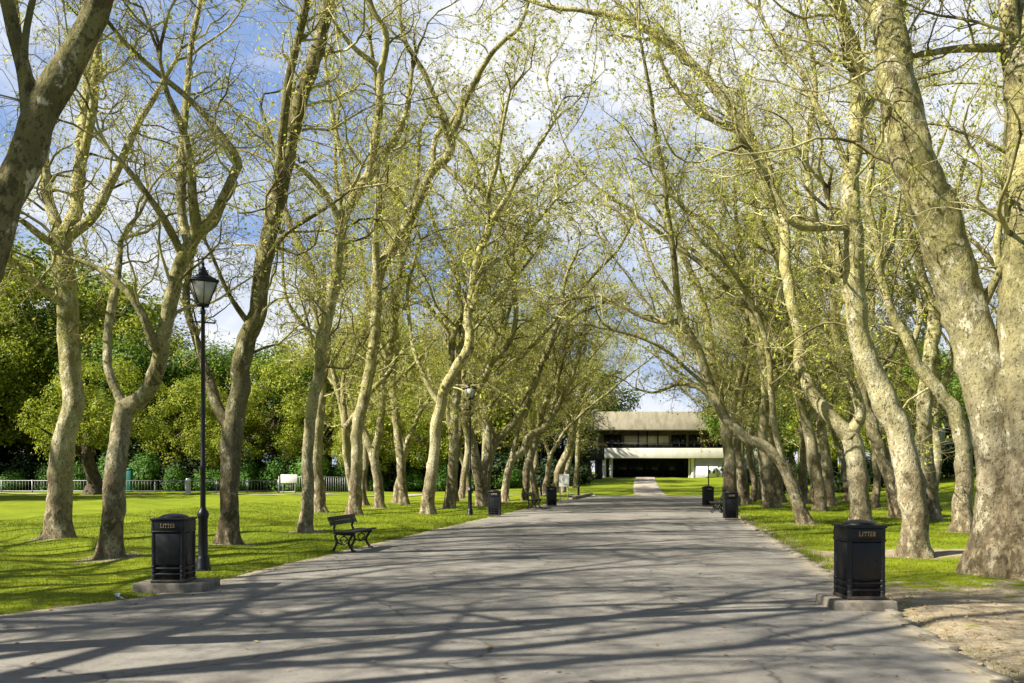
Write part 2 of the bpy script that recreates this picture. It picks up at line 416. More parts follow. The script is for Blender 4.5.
for i in range(6):
    t0, t1 = i / 6, (i + .95) / 6
    x0, x1 = 3.6 + 1.8 * t0, 3.6 + 1.8 * t1; y0, y1 = 51 + 8 * t0, 51 + 8 * t1
    b.add([(x0, y0, 0), (x0 + .22, y0, 0), (x1 + .22, y1, 0), (x1, y1, 0), (x0, y0, .2), (x0 + .22, y0, .2), (x1 + .22, y1, .2), (x1, y1, .2)],
          np.array([(0, 3, 2, 1), (4, 5, 6, 7), (0, 1, 5, 4), (1, 2, 6, 5), (2, 3, 7, 6), (3, 0, 4, 7)]))
tag(b.build('kerb', M['kerb'], bevel=.015), 'diagonal stone kerb at the far left end of the avenue', 'kerb', kind='structure')

# grass blades near the camera
def blades(x, y, hh, ww):
    n = len(x); z = ground_z(x, y) - .01; a = rng.uniform(0, 2 * PI, n); ln = rng.normal(0, .45, (n, 2)) * hh[:, None]
    dx, dy = np.cos(a) * ww, np.sin(a) * ww
    V = np.stack([np.stack([x - dx, y - dy, z], 1), np.stack([x + dx, y + dy, z], 1), np.stack([x + ln[:, 0], y + ln[:, 1], z + hh], 1)], 1)
    return V.reshape(-1, 3), np.arange(n * 3).reshape(-1, 3)
def patchy(x, y): return np.sin(x * 1.7 + 2.1 * np.sin(y * .9)) * np.sin(y * 1.3 + 1.2 * np.sin(x * .8)) * .5 + .5
b = MB()
for side, n in ((-1, 260000), (1, 200000)):
    y = np.exp(rng.uniform(math.log(5.5), math.log(46), n)); d = np.abs(rng.uniform(0, 1, n)) ** 1.25 * (15 if side < 0 else 9)
    if side < 0: x = xl(y) - d + .05
    else: x = xr(y) + d
    keep = rng.uniform(0, 1, n) < .45 + .55 * patchy(x, y)
    if side > 0:
        bare = np.exp(-d / (.55 + 1.9 * sstep(13, 8, y))) + .8 * sstep(14.5, 10.5, y) * sstep(7, 2, d)
        keep &= rng.uniform(0, 1, n) > np.clip(bare * 1.25 - .1 * patchy(x * 2, y * 2), 0, 1)
        keep &= np.abs(y - 17.0) > .85
    x, y, d = x[keep], y[keep], d[keep]; sc = np.clip(y / 14, .6, 2.2)
    hh = rng.uniform(.022, .055, len(x)) * sc ** .5 * (1 + .8 * np.exp(-d / .35) * rng.uniform(0, 1, len(x)))
    b.add(*blades(x, y, hh, rng.uniform(.003, .006, len(x)) * sc))
for side, n in ((-1, 42000), (1, 16000)):
    y = np.exp(rng.uniform(math.log(5.5), math.log(50), n)); d = rng.normal(.05, .11, n); x = xl(y) - d if side < 0 else xr(y) + .1 + np.abs(d)
    cl = np.sin(y * 3.1 + 2 * np.sin(y * 1.7)) * .5 + .5; keep = rng.uniform(0, 1, n) < cl ** 2 * (1 if side < 0 else sstep(10, 16, y)) + .06
    x, y = x[keep], y[keep]; sc = np.clip(y / 14, .6, 2.0)
    b.add(*blades(x, y, rng.uniform(.04, .11, len(x)) * sc ** .3, rng.uniform(.003, .006, len(x)) * sc))
tag(b.build('grass', M['grass']), 'short spring grass on the verges beside the avenue', 'grass', kind='stuff')
# dead leaves and bits on the right verge
n = 2600; y = np.exp(rng.uniform(math.log(5.5), math.log(30), n)); x = np.where(rng.uniform(0, 1, n) < .8, xr(y) + rng.exponential(1.3, n), xl(y) - rng.exponential(.6, n) + .25)
C = np.stack([x, y, np.maximum(ground_z(x, y), 0) + .018], 1)
n2 = 900; y2 = np.exp(rng.uniform(math.log(5.5), math.log(30), n2)); u = rng.uniform(-1, 1, n2); u = np.sign(u) * np.abs(u) ** .6
mid = (xl(y2) + xr(y2)) / 2; hw = (xr(y2) - xl(y2)) / 2 - .05
C = np.concatenate([C, np.stack([mid + u * hw, y2, .013 + .05 * (1 - u * u)], 1)]); n += n2
b = MB(); b.add(*quads(C, rng.uniform(.010, .036, n), np.tile([0, 0, 1.6], (n, 1))))
tag(b.build('leaf_litter', M['litter_leaf']), 'dry brown leaf litter on the verge edges', 'leaf litter', kind='stuff')

# ------------------------------------------------------------------ trees
def bark_tube(mb, P4, k, seed, flare=0):
    """P4: (n,4) xyz+radius; lumpy bark tube with parallel-transported frame"""
    P = P4[:, :3]; R = P4[:, 3].copy(); n = len(P)
    T = norm(np.gradient(P, axis=0)); U = np.zeros((n, 3)); u = np.cross(T[0], [0, 1, .1]); u /= np.linalg.norm(u)
    for i in range(n):
        u = u - T[i] * (u @ T[i]); u = u / np.linalg.norm(u); U[i] = u
    W = np.cross(T, U); a = np.arange(k) * 2 * PI / k
    if flare:
        z = np.maximum(P[:, 2], 0); R = R * (1 + flare * np.exp(-z / .28))
    V = np.zeros((n, k, 3))
    for i in range(n):
        for j in range(k):
            d = U[i] * math.cos(a[j]) + W[i] * math.sin(a[j]); p = P[i] + d * R[i]
            s = .10 * mnoise.noise((p[0] * 2.2 + seed, p[1] * 2.2, p[2] * 1.3)) + .05 * mnoise.noise((p[0] * 6 + seed, p[1] * 6, p[2] * 5))
            if flare: s += .12 * 1.5 * math.exp(-max(P[i][2], 0) / .22) * math.sin(a[j] * 5 + seed)
            s += .30 * max(0, mnoise.noise((p[0] * 3.1 - seed, p[1] * 3.1, p[2] * 2.6)) - .25)
            V[i, j] = P[i] + d * R[i] * (.91 + s * 1.15)
    i = np.arange(k); j = (i + 1) % k; bb = (np.arange(n - 1) * k)[:, None]
    mb.add(V.reshape(-1, 3), np.stack(np.broadcast_arrays(bb + i, bb + j, bb + k + j, bb + k + i), -1).reshape(-1, 4))

def crown(limbs, lean, leafn=1.0, sz=1.0, hmin=3.0, dens=1.0, leafsize=.040):
    """limbs: list of (n,4). returns branch MB and leaf MB"""
    br = MB(); lf = MB(); lean = np.asarray(lean, float)
    S, T, r, tip = [], [], [], []
    for P4 in limbs:
        P = P4[:, :3]; seg = np.linalg.norm(np.diff(P, axis=0), axis=1); cum = np.concatenate([[0], np.cumsum(seg)]); L = cum[-1]
        m = max(1, int(L / .36 * dens)); s = rng.uniform(.15 * L if L < 4 else .6, L, m)
        for q in s:
            i = min(np.searchsorted(cum, q), len(P) - 1); i = max(i, 1)
            hgt = P[i][2]; rad = P4[i, 3]
            if hgt < hmin + rng.uniform(0, 1.5): continue
            if rng.uniform() < rad * 1.6: continue
            S.append(P[i]); T.append(norm(P[i] - P[i - 1])); r.append(rad); tip.append(0)
        for _ in range(3 if P4[-1, 3] < .09 else 0):
            S.append(P[-1]); T.append(norm(P[-1] - P[-3])); r.append(P4[-1, 3] * 1.25); tip.append(1)
    S, T, r, tip = np.array(S), np.array(T), np.array(r), np.array(tip)
    B = len(S)
    D = side_dirs(T, np.where(tip, rng.uniform(.15, .4, B), rng.uniform(.4, .68, B))) + lean * .35 + np.array([0, 0, .12])
    L = np.where(tip, rng.uniform(2.2, 4.2, B), np.clip(r * 20, .9, 3.6) * rng.uniform(.6, 1.35, B)) * sz
    r0 = np.where(tip, np.minimum(r * .75, .04), np.clip(r * .32, .011, .036))
    P1, R1 = grow(S, D, L, r0, np.full(B, .005), 11, .33, np.array([0, 0, .05]) + lean * .03)
    br.add(*tubes(P1, R1, 5))
    s, t, rr, Lp, tt = spawn(P1, R1, .26, .15)
    D2 = side_dirs(t, rng.uniform(.4, .7, len(s))) + np.array([0, 0, .08])
    L2 = np.clip(Lp * .42 * (1.15 - .6 * tt), .35, 1.7) * rng.uniform(.6, 1.3, len(s))
    P2, R2 = grow(s, D2, L2, np.clip(rr * .55, .0045, .013), np.full(len(s), .003), 6, .38, np.array([0, 0, .05]))
    br.add(*tubes(P2, R2, 3))
    tw = []
    for P_, R_, sp in ((P1[:, 3:], R1[:, 3:], .45), (P2, R2, .165)):
        s, t, rr, Lp, tt = spawn(P_, R_, sp, .2)
        D3 = side_dirs(t, rng.uniform(.4, .75, len(s))) + np.array([0, 0, -.03])
        P3, R3 = grow(s, D3, rng.uniform(.18, .55, len(s)), np.full(len(s), .0038), np.full(len(s), .0022), 4, .38, np.array([0, 0, .02]))
        br.add(*tubes(P3, R3, 3)); tw.append(P3)
    P3 = np.concatenate(tw)
    m = int(len(P3) * 4.8 * leafn); pick = rng.permutation(len(P3))[:max(1, int(len(P3) * .42))]; ib = pick[rng.integers(0, len(pick), m)]; ip = np.where(rng.uniform(0, 1, m) < .7, 3, rng.integers(1, 4, m))
    C = P3[ib, ip] + rng.normal(0, .035, (m, 3)) - np.array([0, 0, .02])
    lf.add(*quads(C, rng.uniform(.5, 1.0, m) ** 2 * 1.9 * leafsize))
    return br, lf

def finish_tree(root, limbs, lean, seed, trunk_k=20, bark='bark', **kw):
    tb = MB()
    for q, P4 in enumerate(limbs):
        big = P4[:, 3].max(); k = trunk_k if q == 0 else (10 if big > .1 else 7)
        bark_tube(tb, P4, k, seed + q * 7.3, .26 if q == 0 else 0)
    tb.build('trunk', M[bark], root, smooth=True)
    br, lf = crown(limbs, lean, **kw)
    br.build('branches', M['twig'], root, smooth=True)
    lf.build('foliage', M['leaf'], root)

def traced_tree(Y, lines, label, lean, seed, drift=1.0, base=None, group='plane trees lining the avenue', **kw):
    """lines: lists of (px, py, width px) read off the photograph at this tree's own distance"""
    kw.setdefault('leafn', .34 if Y < 18 else .4 if Y < 25 else .42); kw.setdefault('leafsize', .023 if Y < 18 else .027 if Y < 25 else .036)
    bx, by = lines[0][0][:2]; x0 = gx(bx, Y); z0 = float(height(x0, Y))
    root = empty('plane_tree', (x0, Y, z0)); tag(root, label, 'tree', group)
    limbs = []; r2 = np.random.default_rng(int(seed * 101)); done = []
    for q, ln in enumerate(lines):
        n = len(ln); dy0 = 0.; slope = 0.
        if q:
            best = min(done, key=lambda d: (d[0] - ln[0][0]) ** 2 + (d[1] - ln[0][1]) ** 2); dy0 = best[2]
            slope = r2.uniform(.15, .42) * (1 if r2.uniform() < .55 else -1) * drift
        else: slope = r2.uniform(-.06, .06)
        acc = 0; P = []
        for i, pt in enumerate(ln):
            px, py, w = pt[:3]
            if i: acc += math.hypot(px - ln[i-1][0], py - ln[i-1][1]) / F * Y
            d = Y + dy0 + slope * acc + .12 * math.sin(acc * 1.1 + seed) * (acc > .5)
            if len(pt) > 3: d = Y + pt[3]
            d = max(d, 3.5)
            P.append((gx(px, d) - x0, d - Y, gz(py, d) - z0, .5 * w / F * d)); done.append((px, py, d - Y))
        if q == 0:
            P[0] = (P[0][0], P[0][1], 0., P[0][3]); P.insert(0, (P[0][0], P[0][1], -.25, P[0][3]))
        P = np.array(P); Pc = catmull(P, .11 if q == 0 else .17); Pc[:, 3] = np.maximum(Pc[:, 3], .012)
        L = len(Pc)
        if q: Pc[:, 3] *= 1 + .22 * np.exp(-np.arange(L) / 2.0)
        jit = np.array([mnoise.noise_vector((i * .25, seed, q)) for i in range(L)]) * np.minimum(Pc[:, 3:4] * .35, .045)
        jit[:2] = 0; Pc[:, :3] += jit
        limbs.append(Pc)
    finish_tree(root, limbs, lean, seed, **kw)
    return root

LL, RL = (.55, .05, 0), (-.55, .0, 0)
traced_tree(7.4, [
    [(-118, 662, 62), (-100, 560, 52), (-72, 440, 46), (-40, 320, 42), (-12, 245, 38), (8, 190, 36), (30, 138, 34), (55, 92, 32), (78, 50, 30), (95, 12, 28), (112, -40, 26), (140, -120, 22), (150, -220, 18), (170, -330, 12)],
    [(32, 125, 18), (27, 92, 17), (18, 50, 16), (8, 5, 15), (-6, -60, 13), (-10, -150, 9), (10, -240, 6)],
    [(30, 110, 8), (24, 60, 8), (30, 10, 7), (48, -60, 6), (60, -130, 4)],
    ], 'large dark leaning plane tree limb crossing the top left corner', LL, 1.3, bark='dark_bark_plane', drift=.5, hmin=5.2, dens=.4, leafn=.5)
traced_tree(20.7, [
    [(57, 541, 30), (59, 500, 26), (61, 458, 24), (67, 430, 23), (72, 405, 23), (71, 375, 22), (69, 340, 22), (66, 300, 22), (64, 265, 22), (62, 234, 22)],
    [(62, 240, 13), (50, 205, 12), (43, 150, 11), (36, 100, 9), (20, 50, 7), (15, 0, 6), (5, -60, 4)],
    [(63, 238, 16), (75, 210, 14), (81, 150, 13), (89, 75, 12), (94, 35, 10), (88, -20, 9), (95, -90, 6)],
    [(80, 170, 9), (93, 110, 9), (96, 60, 8), (104, 0, 7), (120, -60, 4)],
    [(65, 238, 13), (90, 219, 11), (106, 190, 11), (120, 165, 9), (135, 130, 8), (154, 97, 6), (175, 60, 4)],
    [(66, 305, 10), (50, 295, 9), (20, 268, 8), (0, 254, 7), (-30, 240, 5)],
    [(64, 250, 8), (40, 235, 7), (20, 220, 6), (-10, 215, 4)],
    ], 'stout pale plane tree on the lawn, leftmost trunk rooted in view', LL, 2.1, bark='pale_bark')
traced_tree(16.0, [
    [(111, 563, 25), (112, 530, 23), (114, 495, 23), (118, 455, 21), (122, 425, 20), (126, 406, 21)],
    [(126, 408, 17), (145, 395, 16), (157, 367, 16), (164, 335, 15), (171, 300, 15), (180, 266, 15), (197, 231, 15)],
    [(196, 232, 12), (212, 222, 12), (220, 208, 11), (235, 172, 10), (237, 160, 10), (222, 136, 8), (192, 102, 7), (157, 72, 6), (125, 42, 5), (100, 12, 4)],
    [(197, 232, 11), (193, 200, 10), (191, 165, 9), (182, 124, 8), (168, 95, 6), (160, 60, 4)],
    [(190, 245, 10), (181, 215, 9), (181, 174, 9), (186, 110, 8), (190, 55, 6), (200, 0, 5), (205, -60, 3)],
    [(184, 258, 8), (165, 222, 8), (147, 195, 7), (127, 168, 6), (110, 150, 3)],
    [(126, 410, 10), (116, 392, 9), (108, 368, 9), (107, 335, 9), (110, 315, 9), (117, 274, 8), (121, 240, 5)],
    [(155, 348, 10), (144, 318, 9), (128, 292, 8), (97, 268, 6), (70, 258, 4)],
    ], 'twisted forked plane tree just behind the left foreground litter bin', LL, 3.7)
traced_tree(19.3, [
    [(229, 546, 23), (229, 500, 20), (230, 460, 21), (234, 428, 23), (239, 395, 20), (244, 350, 20), (256, 315, 19), (264, 262, 18), (276, 205, 18), (288, 152, 17), (298, 108, 16), (316, 55, 15), (330, -5, 14), (345, -70, 11), (352, -140, 7)],
    [(232, 432, 14), (217, 406, 12), (210, 380, 11), (198, 345, 9), (186, 300, 8), (190, 260, 6)],
    [(277, 195, 11), (283, 125, 10), (293, 60, 9), (306, 5, 8), (312, -60, 6), (305, -120, 4)],
    [(262, 268, 6), (285, 235, 5), (330, 205, 4), (350, 190, 3)],
    [(250, 325, 6), (232, 300, 5), (215, 262, 4), (205, 240, 3)],
    ], 'tall dark trunked plane tree to the right of the near street lamp', LL, 4.2, bark='dark_bark_plane')
traced_tree(23.1, [
    [(306, 534, 15), (308, 495, 13), (308, 460, 12), (310, 419, 12), (317, 378, 12), (322, 345, 13), (327, 316, 13), (337, 270, 12), (341, 226, 12), (356, 194, 12), (376, 164, 10), (393, 143, 8), (405, 115, 6), (412, 70, 4)],
    [(341, 230, 8), (331, 202, 7), (306, 172, 6), (285, 160, 5), (270, 140, 3)],
    [(352, 203, 8), (340, 150, 6), (330, 100, 5), (325, 60, 3)],
    [(370, 172, 9), (378, 120, 9), (380, 80, 8), (386, 35, 7), (372, 8, 6), (360, -40, 5), (365, -110, 3)],
    [(378, 66, 6), (355, 48, 5), (335, 22, 4), (320, -20, 3)],
    ], 'slim pale plane tree directly left of the near park bench', LL, 5.9, bark='pale_bark')
traced_tree(34, [
    [(320, 514, 15), (319, 490, 13), (317, 460, 12), (319, 420, 11), (322, 385, 10), (326, 340, 10), (318, 290, 8), (305, 255, 8), (290, 225, 7), (280, 190, 6), (285, 140, 5), (295, 80, 4)],
    [(326, 335, 7), (335, 300, 6), (345, 262, 6), (342, 220, 5), (335, 160, 4), (340, 100, 3)],
    ], 'plane tree half hidden behind the slim pale trunk left of the bench', LL, 6.4)
traced_tree(32.7, [
    [(355, 516, 15), (356, 475, 13), (358, 425, 12), (367, 385, 12), (374, 342, 12), (377, 300, 12), (379, 272, 13), (388, 255, 12), (410, 219, 11), (430, 174, 10), (448, 155, 10), (456, 125, 8), (470, 90, 7), (485, 64, 6), (500, 44, 5), (520, 25, 4), (535, -20, 3)],
    [(378, 285, 9), (376, 250, 8), (378, 215, 8), (378, 180, 8), (372, 140, 6), (378, 100, 5), (370, 40, 4)],
    [(432, 172, 6), (436, 136, 6), (455, 118, 6), (462, 98, 4)],
    [(450, 152, 7), (440, 110, 6), (425, 75, 6), (405, 40, 5), (400, 0, 4), (410, -50, 3)],
    [(440, 162, 5), (458, 178, 5), (475, 185, 4), (495, 215, 3)],
    ], 'plane tree behind the near park bench, its bright limb sweeping to the right', LL, 7.7)
traced_tree(38, [
    [(380, 510, 11), (378, 480, 10), (372, 452, 10), (362, 430, 9), (345, 405, 8), (330, 370, 7), (318, 320, 6), (300, 280, 4)],
    [(374, 458, 9), (381, 420, 8), (384, 384, 7), (394, 330, 7), (400, 270, 6), (415, 200, 5), (420, 130, 4)],
    ], 'V-shaped plane tree right of the trunk behind the near park bench', LL, 8.3)
traced_tree(42.6, [
    [(404, 506, 10), (401, 465, 9), (397, 425, 9), (393, 385, 8), (392, 330, 7), (402, 270, 6), (398, 210, 5), (405, 150, 4)],
    [(393, 380, 6), (380, 340, 5), (366, 290, 5), (360, 240, 4)],
    ], 'upright slender plane tree between the V-shaped tree and the pale curved trunk', LL, 9.1)
traced_tree(32.0, [
    [(427, 517, 15), (430, 485, 13), (434, 451, 12), (439, 411, 12), (447, 384, 11), (461, 361, 11), (469, 340, 10), (468, 317, 9), (472, 290, 8), (478, 255, 8), (490, 226, 8), (486, 200, 7), (478, 175, 6), (468, 150, 5), (450, 130, 4)],
    [(489, 225, 7), (505, 200, 6), (515, 180, 5), (530, 160, 4), (555, 120, 3)],
    [(472, 310, 6), (480, 280, 6), (495, 262, 5), (515, 250, 5), (535, 225, 4), (555, 200, 3)],
    [(486, 205, 5), (495, 170, 5), (500, 140, 4), (510, 90, 3)],
    [(440, 405, 6), (425, 380, 5), (412, 340, 4), (408, 290, 4), (420, 240, 3)],
    ], 'pale S-curved plane tree nearest to the left of the second street lamp', LL, 10.4, bark='pale_bark')
traced_tree(46, [
    [(452, 505, 12), (453, 475, 10), (455, 455, 10), (465, 420, 9), (480, 385, 9), (493, 345, 8), (502, 318, 7), (505, 290, 6), (520, 260, 5), (530, 220, 4)],
    [(456, 450, 7), (448, 410, 6), (452, 370, 5), (446, 320, 4), (455, 260, 3)],
    ], 'dark footed plane tree close behind the second street lamp on its left', LL, 11.2, bark='dark_bark_plane')
traced_tree(44, [
    [(486, 505, 10), (487, 480, 9), (490, 458, 9), (497, 440, 9), (513, 424, 8), (528, 398, 8), (545, 357, 7), (553, 335, 6), (562, 310, 5), (565, 280, 4), (578, 250, 3)],
    [(493, 448, 6), (490, 410, 5), (500, 370, 5), (504, 330, 4), (515, 290, 3)],
    [(548, 350, 5), (560, 330, 4), (580, 312, 4), (600, 305, 3)],
    ], 'bending plane tree rising just behind the left mid-distance litter bin', LL, 12.8)
traced_tree(46.5, [
    [(505, 503, 9), (506, 482, 8), (512, 460, 8), (523, 451, 8), (528, 438, 7), (547, 424, 7), (562, 398, 6), (572, 377, 5), (580, 350, 4), (585, 320, 3)],
    [(549, 423, 5), (556, 395, 4), (560, 365, 4), (574, 338, 3)],
    [(510, 468, 5), (518, 430, 5), (530, 400, 4), (536, 365, 3)],
    ], 'kinked plane tree to the right of the left mid-distance bin', LL, 13.5, bark='pale_bark')
traced_tree(48, [
    [(525, 502, 8), (527, 468, 8), (536, 441, 7), (545, 404, 6), (558, 377, 5), (566, 340, 4), (570, 300, 3)],
    ], 'thin straight leaning plane tree behind the far left park bench', LL, 14.1)
traced_tree(62, [
    [(555, 492, 9), (559, 470, 8), (569, 448, 8), (575, 420, 7), (580, 404, 6), (592, 392, 5), (606, 376, 5), (622, 372, 3)],
    [(574, 420, 6), (570, 400, 5), (563, 365, 5), (570, 335, 4), (575, 300, 3)],
    [(580, 403, 4), (590, 370, 4), (597, 340, 3), (600, 310, 2)],
    ], 'last leaning plane tree on the left, its fork beside the white notice board', LL, 15.6)

# right-hand side
traced_tree(13.2, [
    [(1000, 588, 80), (999, 570, 66), (998, 541, 54), (1000, 491, 45), (998, 441, 46), (988, 391, 47), (974, 341, 46), (962, 300, 46), (944, 240, 46), (922, 180, 45), (909, 148, 44), (895, 75, 37), (887, 0, 33), (875, -80, 30), (850, -170, 24), (830, -260, 18), (800, -340, 10)],
    [(1034, 592, 92, -.3), (1032, 575, 78, -.3), (1030, 541, 68, -.3), (1029, 450, 64, -.3), (1028, 380, 60, -.3), (1029, 300, 56, -.25), (1030, 200, 52, -.2), (1030, 120, 48), (1028, 70, 44), (1030, 10, 34), (1020, -60, 30), (1028, -160, 24), (1010, -260, 16)],
    [(1026, 85, 26), (1012, 55, 22), (1009, 10, 18), (1004, -50, 16), (985, -130, 12), (975, -220, 8)],
    [(968, 330, 14), (985, 300, 10), (1000, 270, 8), (1012, 240, 6)],
    [(1008, 48, 9), (975, 48, 8), (940, 52, 7), (905, 58, 5), (870, 70, 3)],
    [(890, 30, 10), (865, 5, 9), (830, -30, 7), (790, -60, 5)],
    ], 'massive double-stemmed plane tree at the right edge of the avenue', RL, 21.3, bark='brown_bark', trunk_k=28, drift=.35, hmin=5.0)
traced_tree(16.6, [
    [(917, 558, 31), (915, 516, 27), (908, 475, 28), (898, 432, 28), (888, 410, 28), (876, 380, 25), (864, 355, 23), (857, 317, 22), (854, 270, 21), (853, 224, 20), (850, 184, 18), (855, 139, 16), (858, 78, 15), (847, 30, 14), (836, -8, 12), (825, -80, 9), (835, -150, 5)],
    [(852, 232, 11), (843, 225, 10), (815, 227, 10), (795, 222, 9), (778, 200, 8), (762, 168, 6), (750, 150, 4)],
    [(868, 362, 12), (856, 330, 10), (845, 290, 8), (838, 250, 7), (828, 200, 5)],
    [(855, 130, 8), (875, 95, 7), (890, 50, 6), (905, 0, 5), (915, -60, 3)],
    [(850, 175, 7), (832, 130, 6), (815, 105, 6), (800, 70, 5), (775, 45, 4), (760, 10, 3)],
    [(842, 10, 7), (815, -20, 6), (785, -40, 5), (740, -60, 4)],
    ], 'pale leaning plane tree between the right foreground bin and the massive tree', RL, 22.7, bark='pale_bark', drift=.7)
traced_tree(26, [
    [(862, 528, 23), (860, 500, 20), (856, 467, 20), (851, 440, 20), (848, 430, 19)],
    [(850, 436, 16), (831, 416, 15), (812, 392, 14), (800, 365, 13), (799, 335, 12), (791, 300, 12), (786, 268, 12), (784, 230, 11), (772, 180, 11), (752, 140, 11), (731, 108, 10), (702, 75, 10), (667, 42, 9), (628, 20, 8), (588, 11, 6), (552, 7, 5), (515, -5, 3)],
    [(850, 434, 13), (860, 414, 12), (852, 385, 11), (842, 358, 11), (835, 324, 10), (830, 284, 10), (823, 250, 9), (812, 205, 8), (806, 150, 7), (815, 90, 6), (808, 30, 4)],
    [(752, 142, 8), (735, 130, 7), (712, 120, 6), (690, 100, 5), (668, 78, 4), (655, 40, 3)],
    [(628, 20, 5), (615, -5, 4), (600, -40, 3)],
    [(784, 235, 6), (765, 190, 5), (750, 150, 4), (745, 100, 3)],
    ], 'plane tree behind the right bin whose long bright limb arches over the avenue', RL, 23.1, bark='pale_bark', drift=.6)
traced_tree(28.5, [
    [(931, 523, 20), (929, 495, 18), (925, 452, 17), (924, 420, 16), (925, 395, 16), (931, 351, 15), (935, 317, 14), (925, 284, 10), (915, 250, 9), (905, 200, 8), (910, 140, 6), (900, 80, 4)],
    [(933, 330, 8), (945, 280, 7), (950, 220, 6), (965, 160, 5)],
    ], 'plane tree in the gap just left of the massive double trunk, further back', RL, 24.9)
traced_tree(22.8, [
    [(962, 535, 22), (963, 500, 19), (963, 452, 17), (956, 416, 16), (940, 393, 14), (924, 374, 13), (908, 344, 11), (894, 317, 10), (881, 277, 9), (878, 245, 8), (868, 200, 7), (872, 150, 6), (860, 100, 5), (865, 40, 3)],
    [(910, 350, 7), (920, 318, 6), (915, 295, 5), (905, 268, 4)],
    [(880, 270, 5), (893, 240, 5), (900, 190, 4), (912, 150, 3)],
    ], 'plane tree with an elbow-bent leaning trunk left of the massive tree', RL, 25.4)
traced_tree(30, [
    [(899, 520, 17), (894, 490, 16), (884, 459, 15), (871, 425, 14), (864, 400, 11), (860, 350, 10), (868, 300, 8), (880, 250, 7), (885, 190, 5), (895, 140, 3)],
    [(868, 412, 8), (880, 380, 7), (892, 350, 6), (905, 320, 5)],
    ], 'dark plane tree leaning left behind the pale leaning trunk on the right', RL, 26.6, bark='dark_bark_plane')
traced_tree(26.2, [
    [(806, 528, 15), (797, 499, 14), (786, 471, 13), (774, 453, 12), (760, 444, 11), (741, 434, 10), (726, 418, 11), (712, 391, 11), (698, 350, 10), (682, 321, 9)],
    [(682, 321, 6), (660, 322, 6), (634, 312, 5), (612, 300, 4), (597, 295, 4), (567, 300, 3)],
    [(682, 322, 8), (678, 304, 7), (675, 271, 7), (670, 230, 6), (666, 205, 6), (664, 178, 5), (657, 140, 4), (650, 90, 4), (640, 40, 3)],
    [(786, 470, 8), (776, 430, 7), (772, 390, 7), (766, 340, 6), (750, 300, 6), (728, 265, 5), (700, 240, 4), (680, 205, 3)],
    [(700, 355, 5), (690, 330, 4), (668, 290, 4), (650, 260, 3), (640, 225, 3)],
    [(712, 390, 5), (690, 372, 4), (668, 352, 4), (640, 338, 3), (612, 330, 2)],
    ], 'plane tree bending low to the left, between the two right-hand bins', RL, 27.2, bark='bark', drift=.8)
traced_tree(41, [
    [(731, 507, 17), (730, 485, 14), (730, 462, 13), (727, 441, 11), (720, 400, 10), (712, 360, 9), (705, 310, 8), (690, 270, 7), (672, 230, 5), (665, 190, 4)],
    [(728, 446, 8), (735, 400, 7), (745, 350, 7), (748, 300, 6), (740, 250, 5), (735, 190, 4), (745, 130, 3)],
    [(722, 410, 6), (703, 390, 5), (680, 384, 4), (655, 392, 3), (640, 390, 2)],
    ], 'plane tree standing right behind the second litter bin on the right', RL, 28.8)
traced_tree(42.5, [
    [(745, 504, 11), (742, 480, 10), (737, 450, 9), (740, 400, 8), (752, 340, 7), (748, 280, 6), (758, 220, 5), (752, 160, 4)],
    ], 'slim straight plane tree beside the second right litter bin, on its right', RL, 29.2)
traced_tree(38.5, [
    [(772, 510, 17), (768, 488, 14), (765, 462, 13), (763, 430, 11), (766, 384, 10), (758, 333, 9), (740, 280, 8), (721, 247, 7), (706, 224, 6), (681, 205, 5), (660, 170, 4)],
    [(766, 395, 8), (776, 340, 7), (782, 280, 6), (775, 220, 5), (785, 150, 4)],
    [(742, 285, 5), (725, 270, 5), (695, 252, 4), (672, 229, 4), (655, 205, 3)],
    ], 'upright plane tree behind the low-bending trunk on the right', RL, 30.1)
traced_tree(44, [
    [(802, 504, 10), (803, 470, 9), (806, 430, 8), (800, 380, 7), (806, 330, 7), (795, 280, 6), (800, 220, 5), (790, 160, 3)],
    ], 'thin upright plane tree, leftmost of the three thin trunks left of the right bin', RL, 31.3)
traced_tree(45.5, [
    [(815, 503, 12), (816, 475, 10), (820, 440, 9), (822, 390, 8), (815, 340, 7), (822, 280, 6), (818, 220, 4)],
    [(820, 430, 6), (835, 395, 5), (842, 340, 4), (850, 290, 3)],
    ], 'thin plane tree, middle one of three slim trunks left of the right bin', RL, 32.6)
traced_tree(41, [
    [(829, 507, 13), (828, 480, 12), (825, 450, 10), (820, 415, 9), (826, 370, 8), (836, 320, 7), (830, 270, 6), (838, 200, 4)],
    ], 'flared foot plane tree, rightmost of three slim trunks left of the right bin', RL, 33.4)

